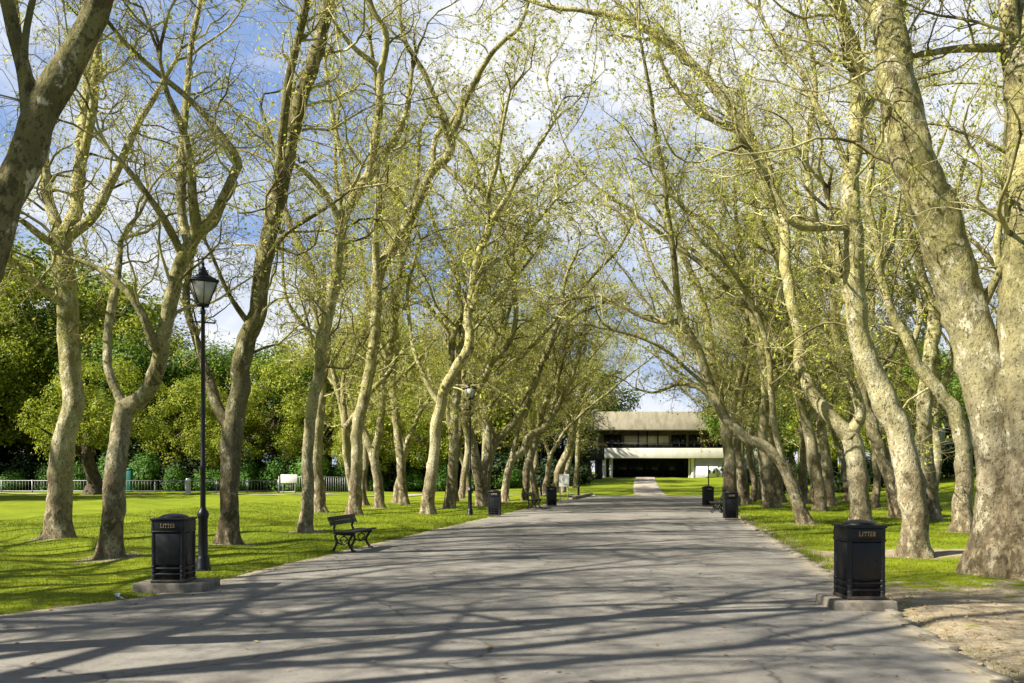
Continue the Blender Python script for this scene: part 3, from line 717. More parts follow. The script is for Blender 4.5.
# generic avenue trees, copied further down the rows and on the outer rows
def free_tree(name, seed, H, lean, r0, forks, label, group, loc, **kw):
    root = empty(name, loc); tag(root, label, 'tree', group)
    r = np.random.default_rng(seed); limbs = []
    fz = r.uniform(2.6, 5.0); p = np.array([0, 0, -.25]); P = [(0, 0, -.25, r0), (0, 0, 0., r0)]
    d = np.array([lean * .5, r.uniform(-.1, .1), 1.0]); x = np.zeros(3)
    while x[2] < fz:
        d = norm(d + r.normal(0, .12, 3) * [1, 1, .2] + np.array([lean * .05, 0, .15])); x = x + d * .8; P.append((*x, r0 * (.92 - .02 * len(P))))
    limbs.append(catmull(P, .25)); rr = P[-1][3]
    for f in range(forks):
        q = x.copy() - d * .2 * f; a = f * 2 * PI / forks + r.uniform(-.5, .5)
        dd = norm(np.array([math.cos(a) * .45 + lean * .5, math.sin(a) * .45, 1.0])); Q = [(*q, rr * .75)]; n = 0
        rf = rr * r.uniform(.6, .8)
        while q[2] < H * r.uniform(.85, 1.1) and n < 16:
            dd = norm(dd + r.normal(0, .2, 3) * [1, 1, .3] + np.array([lean * .03, 0, .12])); q = q + dd * 1.1; n += 1
            Q.append((*q, max(rf * (1 - n / 15), .025)))
        limbs.append(catmull(Q, .3))
        for g in range(2):
            i = r.integers(2, max(3, len(Q) - 2)); q2 = np.array(Q[i][:3]); r2 = Q[i][3] * .6; d2 = norm(np.array([*r.normal(0, 1, 2), .7]) + [lean, 0, 0]); K = [(*q2, r2)]
            for s in range(5):
                d2 = norm(d2 + r.normal(0, .22, 3) + [0, 0, .12]); q2 = q2 + d2 * .75; K.append((*q2, max(r2 * (1 - (s + 1) / 6), .018)))
            limbs.append(catmull(K, .3))
    finish_tree(root, limbs, (lean, 0, 0), seed, trunk_k=9, **kw)
    return root
G = 'distant plane trees of the avenue rows'
L_lab = 'slim plane tree in the crowded far part of the left avenue row'
protos = [free_tree('plane_tree', 300 + i, H, ln, r0, fk, L_lab, G, (0, 0, 0), leafsize=.038, leafn=.5, dens=.85, hmin=2.6)
          for i, (H, ln, r0, fk) in enumerate([(13, .25, .24, 2), (14, .35, .27, 3), (12, .15, .22, 2), (15, .3, .26, 2), (13.5, .4, .25, 3)])]
bare = free_tree('plane_tree', 330, 13.5, .3, .26, 3, 'bare plane tree outside the left of the view, shading the avenue', 'plane trees beside the camera', (-13, 3.2, 0), leafsize=.03, leafn=.12, dens=.3, hmin=4)
spots = []   # x, y, rot, scale, side
r = np.random.default_rng(55)
for y in (37.5, 40.5, 43): spots.append((xl(y) - 2.2 - r.uniform(0, 1.2), y, r.uniform(-.3, .3), 1.2, 'L'))
for y in (36, 43.5, 48.5): spots.append((xr(y) + 3.2 + r.uniform(0, 1), y, PI + r.uniform(-.3, .3), 1.22, 'R'))
for y in (50, 54, 58, 64, 70): spots.append((xl(y) - 1.5 - r.uniform(0, .8), y, r.uniform(-.5, .5), r.uniform(.85, 1.05), 'L'))
for y in (37, 41, 47, 53, 60, 66): spots.append((xl(y) - 6.5 - r.uniform(0, 3.5), y + r.uniform(-1, 1), r.uniform(-.6, .6), r.uniform(.85, 1.1), 'O'))
for y in (46.5, 50, 54, 59): spots.append((xr(y) + 1.8 + r.uniform(0, 1), y, PI + r.uniform(-.5, .5), r.uniform(.85, 1.05), 'R'))
for y in (33, 40, 47, 53, 60): spots.append((xr(y) + 6 + r.uniform(0, 4), y + r.uniform(-1, 1), PI + r.uniform(-.5, .5), r.uniform(.9, 1.1), 'S'))
for x, y in ((15.5, 22), (18, 27), (20, 34)): spots.append((x, y, PI + r.uniform(-.5, .5), r.uniform(.95, 1.15), 'S'))
for x, y in ((-18, 8), (-24, 14), (-11, -1.5), (-16, -4.5), (-28, 20), (-10.5, 2.2), (-15.5, 5.0), (-20.5, 11)): spots.append((x, y, r.uniform(-1, 1), r.uniform(.95, 1.15), 'F'))
for x, y in ((-19, 5.8), (-22.5, 9), (-16.5, 9.5)): spots.append((x, y, r.uniform(-1, 1), 1.0, 'D'))
labs = {'D': ('leafing plane tree outside the left of the view, shading the near lawn', 'plane trees shading the near lawn'), 'L': (L_lab, G), 'O': ('slim plane tree of the left outer row, on the lawn behind the avenue trunks', 'plane trees of the left outer row'),
        'R': ('plane tree in the far right avenue row, towards the concrete building', 'plane trees of the far right row'),
        'S': ('plane tree of the right outer row, standing on the grass behind the avenue trunks', 'plane trees of the right outer row'),
        'F': ('bare plane tree outside the left of the view, shading the avenue', 'plane trees beside the camera')}
for i, (x, y, rz, sc, sd) in enumerate(spots):
    o = protos[i] if i < len(protos) else copy_tree(bare if sd == 'F' else protos[i % len(protos)])
    o.location = (x, y, float(height(x, y))); o.rotation_euler.z = rz; o.scale = (sc, sc, sc * (1 if i % 2 else .94))
    tag(o, labs[sd][0], 'tree', labs[sd][1])

for o in [q for q in COL.objects if q.name.startswith('plane_tree') and q.location.y < 75]:
    dirt = np.maximum(dirt, .8 * np.exp(-np.maximum(np.hypot(X - o.location.x, Yg - o.location.y) - .35, 0) / .4))
g.data.attributes['dirt'].data.foreach_set('value', dirt.ravel().astype(np.float32))

# ------------------------------------------------------------------ background woods
def leafy(name, clumps, nleaf, lsize, mat, trunk=None, seed=1, bark='dark_bark', squash=.8):
    """clumps (n,4) xyz+r; leaves gathered on the clumps"""
    root = empty(name, (0, 0, 0)); c = np.asarray(clumps, float); w = c[:, 3] ** 2; w /= w.sum()
    ib = rng.choice(len(c), nleaf, p=w); d = norm(rng.normal(0, 1, (nleaf, 3))); rad = rng.uniform(.25, 1.08, nleaf) ** .45
    C = c[ib, :3] + d * (rad * c[ib, 3])[:, None] * [1, 1, squash]
    C += .12 * c[ib, 3][:, None] * rng.normal(0, 1, (nleaf, 3))
    if name == 'shrub' or name == 'hedge': C[:, 2] = np.abs(C[:, 2])
    lf = MB(); lf.add(*quads(C, rng.uniform(.6, 1.4, nleaf) * lsize, d + [0, 0, .5])); lf.build('foliage', mat, root)
    tb = MB()
    if trunk:
        H, r0 = trunk; r = np.random.default_rng(seed)
        P = [(0, 0, -.3, r0 * 1.15)] + [(.15 * r.normal() * k, .15 * r.normal() * k, H * k / 5, r0 * (1 - k * .12)) for k in range(1, 6)]
        bark_tube(tb, catmull(P, .5), 9, seed, .5)
        for k in r.choice(len(c), min(len(c), 14), replace=False):
            z0 = r.uniform(.35, .95) * H; e = c[k, :3]; m = (np.array([0, 0, z0]) + e) / 2 + [0, 0, -.05 * np.linalg.norm(e[:2])]
            bark_tube(tb, catmull([(0, 0, z0, r0 * .45), (*m, r0 * .25), (*e, .04)], .6), 6, seed + k)
    else:
        for k in range(min(len(c), 5)):
            bark_tube(tb, catmull([(c[k, 0] * .5, c[k, 1] * .5, -.1, .05), (c[k, 0] * .8, c[k, 1] * .8, c[k, 2] * .6, .035), (*c[k, :3], .015)], .4), 5, seed + k)
    tb.build('trunk' if trunk else 'stems', M[bark], root, smooth=True)
    return root
def ell(n, rx, ry, rz, z0, cr, seed, inner=.55):
    r = np.random.default_rng(seed); d = norm(r.normal(0, 1, (n, 3))); k = r.uniform(inner, 1, n)[:, None]
    p = d * k * [rx, ry, rz] + [0, 0, z0]
    return np.concatenate([p, (r.uniform(.7, 1.35, n) * cr)[:, None]], 1)
A = leafy('woodland_tree', ell(46, 4.6, 4.6, 5.2, 8.6, 1.5, 1), 19000, .135, M['wood_leaf'], (9, .4), 11)
Bt = leafy('woodland_tree', ell(52, 5.2, 5.2, 6.0, 9.0, 1.35, 2), 20000, .125, M['yellow_leaf'], (9.5, .42), 12)
Cd = leafy('evergreen_tree', ell(44, 4.4, 4.4, 5.2, 6.4, 1.7, 3), 17000, .135, M['dark_leaf'], (8, .45), 13)
Sh = leafy('shrub', ell(14, 2.0, 1.5, .9, 1.1, .8, 4, .2), 5200, .095, M['hedge_leaf'], None, 14)
Sd = leafy('shrub', ell(14, 2.2, 1.5, 1.1, 1.2, .85, 5, .2), 3800, .12, M['dark_leaf'], None, 15)
used = set()
def place(proto, x, y, sc, lab, cat, group, rz=None, sz=None):
    o = proto if proto.name not in used else copy_tree(proto)
    used.add(proto.name)
    o.location = (x, y, float(height(x, y))); o.rotation_euler.z = random.uniform(0, 6.28) if rz is None else rz
    o.scale = (sc, sc, sz or sc); tag(o, lab, cat, group); return o
W1 = ('fresh green broadleaf tree in the wood behind the left lawn fence', 'tree', 'green trees of the left wood')
W2 = ('yellow-green budding tree in the wood behind the left lawn fence', 'tree', 'yellow-green trees of the left wood')
W3 = ('dark evergreen tree in the shaded wood behind the left lawn fence', 'tree', 'dark evergreens of the left wood')
W4 = ('bright green shrub along the back of the left lawn fence', 'shrub', 'green shrubs behind the lawn fence')
W5 = ('dark evergreen shrub in the shade behind the lawn fence', 'shrub', 'dark shrubs behind the lawn fence')
for i in range(9):
    x = -62 + i * 4.2; y = 80 + random.uniform(-2, 5)
    place(Cd, x, y, random.uniform(.75, 1.0), *W3)
for i, (x, y, s) in enumerate([(-49, 88, 1.95), (-43, 88, 1.6), (-35, 77, 1.05), (-25, 84, 1.1), (-18, 79, .95), (-57, 88, 2.0), (-66, 84, 1.6), (-29, 79, 1.0), (-8, 96, 1.25), (2, 104, 1.3), (10, 112, 1.2)]):
    place(A, x, y, s, *W1)
for i, (x, y, s) in enumerate([(-52, 79, 1.7), (-44.5, 79, 1.35), (-38, 82, 1.35), (-31, 82, 1.0), (-21, 76, .85), (-14, 82, 1.05), (-9, 78, .95), (-3, 84, 1.05), (-46, 74, 1.1), (-13, 92, 1.3), (-20, 92, 1.2), (-3, 95, 1.2), (-17, 73, .6), (-24, 72, .6), (-7, 72, .6), (-28, 74, .7), (-12, 70.5, .55)]):
    place(Bt, x, y, s, *W2)
for i in range(22):
    place(Sh, -58 + i * 2.75, 70.5 + random.uniform(-.6, 1.2), random.uniform(.6, 1.3), *W4, sz=random.uniform(.6, 1.35))
for i in range(16):
    place(Sd, -58 + i * 3.6, 73 + random.uniform(-.6, 1.2), random.uniform(1.0, 1.4), *W5)
W11 = ('large evergreen outside the left of the view, shading the lawn', 'tree', 'evergreens outside the left of the view')
for x, y, s in [(-40.5, 50, 1.3), (-45, 45, 1.4), (-50, 51, 1.3)]: place(Cd, x, y, s, *W11)
for i in range(13):
    place(Sd, -56 + i * 4.6, 78 + random.uniform(-.6, 1.2), random.uniform(1.3, 1.7), *W5)
# nearer spreading tree on the lawn with a dark bole
o = leafy('spreading_tree', np.concatenate([ell(34, 5.2, 4.5, 2.3, 5.4, 1.0, 21), ell(14, 3, 3, 1.5, 8.2, 1.0, 22)]), 14000, .10, M['yellow_leaf'], (6.0, .62), 23)
o.location = (gx(93, 62), 62, 0); tag(o, 'thick dark-boled tree with spreading yellow-green sprays standing on the left lawn', 'tree')
# domed holm oak
o = leafy('domed_tree', ell(60, 5.6, 5.0, 5.6, 9.6, 1.6, 31, .75), 24000, .125, M['yellow_leaf'], (8, .5), 33)
o.location = (gx(505, 80), 80, 0); tag(o, 'round-domed dense olive green tree behind the left avenue trunks', 'tree')
W6 = ('low dark evergreen shrub in the shade left of the concrete building', 'shrub', 'dark shrubs left of the building')
for x, y, s in [(1.5, 73, 1.1), (4.5, 75, 1.0), (6.0, 78, .75), (-2, 72, 1.2), (-6, 73, 1.2), (3.5, 84, 1.0)]: place(Sd, x, y, s, *W6)
W7 = ('dark evergreen tree rising behind the far left avenue trunks', 'tree', 'dark evergreens left of the building')
for x, y, s in [(5.5, 84, .62), (1, 88, .75), (-5, 86, .8)]: place(Cd, x, y, s, *W7)
# right background
W8 = ('bright green broadleaf tree beyond the right outer row', 'tree', 'green trees beyond the right row')
for x, y, s in [(31, 70, .78), (36, 62, .75), (44, 72, .95), (27, 82, .9), (24.5, 92, .95), (23, 74, .62), (40, 84, 1.0), (34, 90, 1.0)]: place(A, x, y, s, *W8)
W9 = ('yellow-green budding tree beyond the right outer row', 'tree', 'yellow-green trees beyond the right row')
for x, y, s in [(33, 78, .9), (40, 66, .85), (49, 60, .9), (29, 64, .6), (26, 70, .6), (30, 88, 1.0)]: place(Bt, x, y, s, *W9)
W10 = ('dark evergreen shrub on the grass right of the concrete building', 'shrub', 'dark shrubs right of the building')
for x, y, s in [(20.5, 76, .95), (23, 74, 1.0), (25.5, 72, 1.0), (28, 70, 1.0), (19.5, 62, .7), (31, 68, 1.1), (27, 64, 1.0), (33.5, 66, 1.2), (24, 60, .8)]: place(Sd, x, y, s, *W10)

# ------------------------------------------------------------------ litter bins
GLY = {'L': [(0, 0, .55, .14), (.1, 0, .25, 1), (0, .9, .35, 1), (.5, 0, .6, .3)],
       'I': [(.05, 0, .45, .12), (.17, 0, .33, 1), (.05, .88, .45, 1)],
       'T': [(.18, 0, .52, .12), (.27, 0, .43, 1), (0, .86, .7, 1), (0, .68, .1, .9), (.6, .68, .7, .9)],
       'E': [(.1, 0, .25, 1), (0, 0, .6, .13), (0, .87, .6, 1), (.2, .44, .48, .56), (.5, 0, .6, .28), (.5, .72, .6, 1)],
       'R': [(.1, 0, .25, 1), (0, 0, .35, .12), (0, .88, .5, 1), (.2, .44, .5, .56), (.46, .52, .6, .92)]}
def lettering(mb, word, h, cx, y, z):
    adv = [.72, .6, .8, .8, .74, .7]; W = sum(adv[:len(word)]) - .1; x = cx - W * h * .5 * .8
    for ch, a in zip(word, adv):
        for (x0, z0, x1, z1) in GLY[ch]: mb.box(x + x0 * h * .8, x + x1 * h * .8, y - .006, y, z + z0 * h, z + z1 * h)
        if ch == 'R': mb.add([(x + .3 * h * .8, yy, z + .46 * h) for yy in (y - .005, y)] + [(x + .44 * h * .8, yy, z + .46 * h) for yy in (y - .005, y)] + [(x + .7 * h * .8, yy, z) for yy in (y - .005, y)] + [(x + .54 * h * .8, yy, z) for yy in (y - .005, y)],
                             np.array([(0, 2, 4, 6), (1, 7, 5, 3), (0, 1, 3, 2), (2, 3, 5, 4), (4, 5, 7, 6), (6, 7, 1, 0)]))
        x += a * h * .8
def make_bin():
    root = empty('litter_bin', (0, 0, 0)); w = .245
    b = MB(); b.box(-w + .022, w - .022, -w + .022, w - .022, 0, .93)
    for sx in (-1, 1):
        for sy in (-1, 1):
            cx, cy = sx * (w - .035), sy * (w - .035); b.lathe([(.035, 0), (.035, .93)], 10, cx, cy)
            for z in (.10, .17, .24): b.lathe([(.036, z - .015), (.043, z), (.036, z + .015)], 10, cx, cy)
    b.build('body', M['bin_iron'], root, smooth=False)
    b = MB(); b.box(-w - .004, w + .004, -w - .004, w + .004, 0, .045)
    for z in (.115, .20): b.box(-w + .006, w - .006, -w + .006, w - .006, z, z + .028)
    b.build('base_moulding', M['bin_iron'], root, bevel=.008)
    b = MB(); b.box(-w + .004, w - .004, -w + .004, w - .004, .775, .925)
    b.box(-w - .004, w + .004, -w - .004, w + .004, .752, .775)
    b.build('name_band', M['bin_iron'], root, bevel=.006)
    b = MB(); b.box(-w - .012, w + .012, -w - .012, w + .012, .928, .965)
    b.build('rim', M['bin_iron'], root, bevel=.008)
    b = MB(); b.lathe([(.21, .966), (.205, .98), (.17, 1.0), (.11, 1.017), (.05, 1.024), (.001, 1.026)], 24)
    b.build('domed_cap', M['bin_iron'], root, smooth=True)
    b = MB(); b.box(-.185, .185, -w + .008, -w + .03, .265, .74)
    dr = b.build('front_door', M['bin_iron'], root, bevel=.008)
    b = MB(); b.lathe([(.012, 0), (.014, .01)], 8); k = b.build('keyhole', M['iron_dull'], dr); k.location = (.15, -w + .004, .5); k.rotation_euler = (PI/2, 0, 0)
    b = MB(); lettering(b, 'LITTER', .062, 0, -w - .001 + .004, .822); b.build('lettering', M['gold'], root)
    return root
bin0 = make_bin()
BG = 'black litter bins along the avenue'
for i, (x, y, lab) in enumerate([
        (gx(174, 11.9), 11.9, 'black cast iron litter bin beside the foot of the near street lamp'),
        (gx(859, 10.35), 10.35, 'black cast iron litter bin with gold lettering in the right foreground'),
        (gx(494.5, 31.2), 31.2, 'black litter bin at mid distance on the left, near the second street lamp'),
        (gx(551.5, 40.5), 40.5, 'small far litter bin on the left, next to the far bench'),
        (gx(730.5, 29.3), 29.3, 'black litter bin on the right at mid distance, in front of a trunk'),
        (gx(708, 40.5), 40.5, 'farthest litter bin on the right, just behind the right-hand bench')]):
    o = bin0 if i == 0 else copy_tree(bin0)
    o.location = (x, y, .13 if i < 2 else .06); tag(o, lab, 'litter bin', BG); o.rotation_euler.z = (0, .02, -.05, .05, -.08, .03)[i]; o.scale = (.93, .93, .92)
for x, y, hw, lab in ((gx(176, 11.9), 11.9, .49, 'low worn concrete slab under the left foreground litter bin'), (gx(857, 10.35), 10.35, .37, 'low worn concrete slab under the right foreground litter bin')):
    b = MB(); b.frustum(-.1, .128, hw + .015, hw, .35, .335)
    o = b.build('concrete_slab', M['slab'], bevel=.025); o.location = (x, y + .04, 0); tag(o, lab, 'slab')

# ------------------------------------------------------------------ street lamps
def make_lamp():
    root = empty('street_lamp', (0, 0, 0))
    b = MB(); b.lathe([(.15, -.05), (.15, .05), (.125, .08), (.12, .2), (.10, .23), (.088, .26), (.085, .82), (.10, .85), (.108, .90), (.095, .94), (.06, .98), (.05, 1.02)], 16)
    b.build('base', M['iron'], root, smooth=True)
    b = MB(); b.lathe([(.05, 1.0), (.047, 1.6), (.055, 1.62), (.055, 1.68), (.044, 1.7), (.036, 4.05), (.05, 4.07), (.05, 4.12), (.032, 4.14), (.03, 4.2)], 14)
    b.build('pole', M['iron'], root, smooth=True)
    b = MB(); b.tube([(-.2, 0, 3.93), (.2, 0, 3.93)], [.013, .013], 8)
    for s in (-1, 1): b.lathe([(.012, 3.915), (.022, 3.93), (.012, 3.945)], 8, s * .2, 0)
    b.build('ladder_bar', M['iron'], root, smooth=True)
    fr = MB(); z0, z1, a0, a1 = 4.2, 4.55, .09, .235
    fr.frustum(z0 - .02, z0 + .012, a0 + .012, a0 + .012); fr.frustum(z1 - .012, z1 + .02, a1 + .02, a1 + .025)
    for sx in (-1, 1):
        for sy in (-1, 1): fr.tube([(sx * a0, sy * a0, z0), (sx * a1, sy * a1, z1)], [.012, .012], 6)
    for i in range(4):
        c, s = math.cos(i * PI/2), math.sin(i * PI/2); fr.tube([(c * a0, s * a0, z0), (c * a1, s * a1, z1)], [.007, .007], 5)
    lan = fr.build('lantern_frame', M['iron'], root)
    for i in range(4):
        c, s = math.cos(i * PI/2), math.sin(i * PI/2); p = MB()
        def q(u, a, z, off): return (c * (a - off) - s * u, s * (a - off) + c * u, z)
        p.add([q(-a0, a0, z0 + .014, .004), q(a0, a0, z0 + .014, .004), q(a1, a1, z1 - .014, .004), q(-a1, a1, z1 - .014, .004),
               q(-a0, a0, z0 + .014, .01), q(a0, a0, z0 + .014, .01), q(a1, a1, z1 - .014, .01), q(-a1, a1, z1 - .014, .01)],
              np.array([(0, 1, 2, 3), (7, 6, 5, 4), (0, 4, 5, 1), (1, 5, 6, 2), (2, 6, 7, 3), (3, 7, 4, 0)]))
        p.build('glass_pane', M['glass'], lan)
    b = MB(); b.frustum(z1 + .02, z1 + .12, .25, .10); b.frustum(z1 + .12, z1 + .2, .095, .06)
    b.build('roof', M['iron'], root)
    b = MB(); b.lathe([(.05, z1 + .2), (.055, z1 + .24), (.02, z1 + .27), (.035, z1 + .30), (.018, z1 + .33), (.012, z1 + .36), (.02, z1 + .385), (.002, z1 + .42)], 12)
    b.build('finial', M['iron'], root, smooth=True)
    return root
lamp = make_lamp()
for i, (px, y, lab) in enumerate([(203, 14.0, 'tall black street lamp with lantern beside the left foreground bin'),
                                  (470, 31.8, 'black street lamp at mid distance on the left, by the second bin'),
                                  (541, 57, 'far street lamp with a thin dark pole near the white notice board')]):
    o = lamp if i == 0 else copy_tree(lamp); x = gx(px, y)
    o.location = (x, y, float(height(x, y)) + .02); o.rotation_euler.z = (.45, .3, .2)[i]; tag(o, lab, 'street lamp', 'black street lamps'); o.scale = (.87, .87, 1.04)

# ------------------------------------------------------------------ benches (local: faces +X, long in Y)
def make_bench():
    root = empty('park_bench', (0, 0, 0))
    for y in (-.62, .62):
        b = MB()
        def T(pts, r): b.tube(catmull([(x, y, z) for x, z in pts], .03), np.full(len(catmull([(x, y, z) for x, z in pts], .03)), r), 7)
        T([(-.30, 0), (-.24, .10), (-.20, .22), (-.24, .36), (-.20, .43)], .031)       # rear leg
        T([(.20, 0), (.13, .10), (.09, .22), (.16, .36), (.21, .42)], .031)             # front leg
        T([(-.22, .43), (0, .40), (.24, .43)], .028)                                     # seat bearer
        T([(-.20, .42), (-.27, .55), (-.25, .66), (-.33, .82)], .028)                     # back stanchion
        T([(-.20, .22), (-.06, .16), (.09, .22)], .02)                                  # stretcher scroll
        T([(-.05, .17), (-.12, .28), (-.02, .36), (.06, .28), (-.02, .22)], .016)
        b.box(-.34, -.24, y - .03, y + .03, -.01, .025); b.box(.15, .26, y - .03, y + .03, -.01, .025)
        b.build('end_frame', M['iron_dull'], root, smooth=True)
    b = MB()
    for k in range(4):
        x = -.18 + k * .115; z = .44 - .012 * math.sin((k + .5) / 4 * PI) + .004 * k
        b.box(x, x + .10, -.9, .9, z, z + .045)
    b.build('seat', M['bench_wood'], root, bevel=.006)
    b = MB()
    for (x, z, dz) in ((-.255, .63, .10), (-.297, .735, .10)):
        b.add([(x, -.9, z), (x + .03, -.9, z + .008), (x - .008, -.9, z + dz + .008), (x - .038, -.9, z + dz), (x, .9, z), (x + .03, .9, z + .008), (x - .008, .9, z + dz + .008), (x - .038, .9, z + dz)],
              np.array([(3, 2, 1, 0), (4, 5, 6, 7), (0, 1, 5, 4), (1, 2, 6, 5), (2, 3, 7, 6), (3, 0, 4, 7)]))
    b.build('backrest', M['bench_wood'], root, bevel=.005)
    return root
bn = make_bench()
for i, (px, y, rz, lab) in enumerate([(354, 17.95, -.19, 'black park bench with open iron ends at the left edge of the avenue'),
                                      (535, 38.2, -.19, 'small far park bench on the left beside the farther bin'),
                                      (716, 34.5, PI - .18, 'park bench on the right, behind the mid-distance bin, facing the avenue')]):
    o = bn if i == 0 else copy_tree(bn); o.location = (gx(px, y), y, .03); o.rotation_euler.z = rz; o.scale = (.9, .8, .84); tag(o, lab, 'bench', 'black park benches')

# ------------------------------------------------------------------ notice board, posts, paper
y = 44.; root = empty('notice_board', (gx(564, y), y, .02)); tag(root, 'white square notice board on two thin posts near the far left bin', 'sign')
z1, z0 = gz(474.5, y), gz(487, y)
b = MB(); b.box(-.26, .26, -.02, .02, z0, z1); bd = b.build('board', M['white'], root, bevel=.008)
b = MB(); b.lathe([(.09, 0), (.09, .004)], 12); o = b.build('emblem', M['sign_mark'], bd); o.location = (-.03, -.021, (z0 + z1) / 2 + .06); o.rotation_euler = (PI/2, 0, 0); o.scale = (.9, 1.3, 1)
b = MB(); b.box(-.15, .15, -.026, -.0205, z0 + .1, z0 + .125); b.build('text_line', M['sign_mark'], bd)
for s in (-.2, .2):
    b = MB(); b.box(s - .025, s + .025, .022, .06, -.1, z1 - .05); b.build('post', M['steel'], root)
for px, y, top, lab in ((708.5, 62, 465, 'thin tall dark post on the bank in front of the grey building wall'), (578.5, 53, 486, 'short dark post near the diagonal kerb'), (747, 47, 478, 'thick dark post on the grass right of the second right bin')):
    b = MB(); zt = gz(top, y); wd = .07 if px < 600 else .045 if px < 720 else .14
    b.lathe([(wd, -.1), (wd, zt - .1), (wd * 1.25, zt - .09), (wd * 1.25, zt - .05), (wd * .6, zt)], 10); o = b.build('bollard', M['iron_dull'], smooth=False)
    o.location = (gx(px, y), y, 0); tag(o, lab, 'post', 'dark posts')
v, f = quads(np.zeros((5, 3)), np.array([.07, .06, .05, .06, .04])); b = MB(); b.add(v * [1, 1, .5] + np.repeat(rng.normal(0, .025, (5, 3)), 4, 0), f)
o = b.build('paper_scrap', M['paper']); o.location = (gx(120, 11.0), 11.0, .05); tag(o, 'crumpled white paper scrap at the grass edge left of the near bin', 'litter')

# ------------------------------------------------------------------ fence at the back of the left lawn
def fence(x0, x1, y, h, lab, bar, step):
    root = empty('metal_fence', (x0, y, 0)); tag(root, lab, 'fence'); L = x1 - x0
    n = int(L / 2.4)
    for i in range(n + 1):
        b = MB(); x = i * L / n; b.box(x - .03, x + .03, -.03, .03, -.2, h + .04); b.build('post', M['steel'], root)
    b = MB()
    for z in (h - .05, .14): b.box(0, L, -.018, .018, z, z + .045)
    b.build('rail', M['steel'], root)
    b = MB()
    for x in np.arange(step, L, step): b.box(x - bar, x + bar, -.009, .009, .15, h - .05)
    b.build('bars', M['steel'], root)
fence(gx(-60, 67), gx(278, 67), 67, 1.0, 'long low silver metal railing at the back of the left lawn', .006, .24)
fence(gx(279, 64), gx(350, 64), 64, 1.3, 'paler upright railing section to the right of the white fence sign', .014, .17)
y = 63.6; b = MB(); root = empty('fence_sign', (gx(289, y), y, 0)); tag(root, 'blank white rectangular sign fixed to the lawn railing', 'sign')
b.box(-.62, .62, -.015, .015, gz(483, y), gz(474.5, y)); b.build('board', M['white'], root, bevel=.01)
for s in (-.45, .45):
    b = MB(); b.box(s - .03, s + .03, .018, .07, -.2, gz(476, y)); b.build('post', M['steel'], root)
y = 65; b = MB(); b.lathe([(.2, -.1), (.2, .95), (.23, .97), (.23, 1.05), (.12, 1.16)], 10, rot=.3); o = b.build('gate_post', M['white']); o.location = (gx(188, y), y, 0); tag(o, 'stubby white gate post in the lawn railing near the lamp pole', 'post')
y = 68; root = empty('utility_cabinet', (gx(129.5, y), y, 0)); tag(root, 'small teal green cabinet behind the railing, beside the twisted tree', 'cabinet')
b = MB(); b.box(-.22, .22, -.18, .18, 0, 1.85); b.build('body', M['green_paint'], root, bevel=.02)
b = MB(); b.frustum(1.85, 1.97, .26, .1, .22, .08); b.build('roof', M['green_paint'], root)
b = MB(); b.box(-.18, .18, -.2, -.182, .1, 1.7); b.build('door', M['green_paint'], root, bevel=.008)

# ------------------------------------------------------------------ concrete building
YB = 100.; X0, X1 = gx(594, YB), gx(765, YB)
root = empty('concrete_building', ((X0 + X1) / 2, YB, .9)); tag(root, 'long modernist concrete building with two pale bands at the end of the avenue', 'building')
ox = (X0 + X1) / 2
def bx(name, px0, px1, py0, py1, y0, y1, mat, parent=None, bevel=0):
    """box in front elevation; y0,y1 depth behind the facade line"""
    b = MB(); b.box(gx(px0, YB) - ox, gx(px1, YB) - ox, y0, y1, gz(py1, YB) - .9, gz(py0, YB) - .9)
    return b.build(name, M[mat], parent or root, bevel=bevel)
b = MB()   # roof fascia leans back a little at its top and left end
xa, xb = gx(594, YB) - ox, gx(770, YB) - ox; zt, zb = gz(411.5, YB) - .9, gz(430, YB) - .9
b.add([(xa, -.6, zb), (xb, -.6, zb), (xb, 12, zb), (xa, 12, zb), (xa + .25, .1, zt), (xb - .2, .1, zt), (xb - .2, 12, zt), (xa + .25, 12, zt)],
      np.array([(0, 3, 2, 1), (4, 5, 6, 7), (0, 1, 5, 4), (1, 2, 6, 5), (2, 3, 7, 6), (3, 0, 4, 7)]))
b.build('roof_fascia', M['concrete'], root, bevel=.03)
bx('upper_wall', 601, 760, 430.2, 448.3, 2.4, 11.5, 'brown_wall')
bx('interior_panel', 627, 672, 435, 444, 2.2, 2.38, 'panel')
for p0, p1 in ((606, 624), (675, 690), (693, 708), (711, 728), (731, 755)):
    w = bx('window', p0, p1, 434, 446, 2.25, 2.38, 'dark_glass')
    for k in (.33, .66):
        c = p0 + (p1 - p0) * k; bx('mullion', c - .35, c + .35, 434, 446, 2.14, 2.24, 'iron_dull', w)
for c in (641, 650, 661): bx('mullion', c - .5, c + .5, 430.3, 448, 2.0, 2.18, 'iron_dull')
for c in np.arange(604, 760, 7.5): bx('railing_post', c - .2, c + .2, 443.5, 448, -.25, -.2, 'iron_dull')
bx('railing', 603, 760, 443, 443.6, -.28, -.18, 'iron_dull')
bx('balcony_band', 603, 762, 448.2, 458.2, -.4, 11, 'pale_concrete', bevel=.03)
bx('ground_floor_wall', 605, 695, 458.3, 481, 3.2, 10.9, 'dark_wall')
for p0, p1 in ((616, 633), (634, 650), (651, 667), (668, 689)):
    w = bx('window', p0, p1, 460, 476.5, 3.05, 3.18, 'dark_glass')
    bx('mullion', (p0 + p1) / 2 - .4, (p0 + p1) / 2 + .4, 460, 476.5, 2.95, 3.04, 'iron_dull', w)
bx('side_wall', 696, 768, 458.3, 481, .0, 10.5, 'grey_wall')
d = bx('door', 705, 716, 467.5, 477, -.18, -.02, 'white')
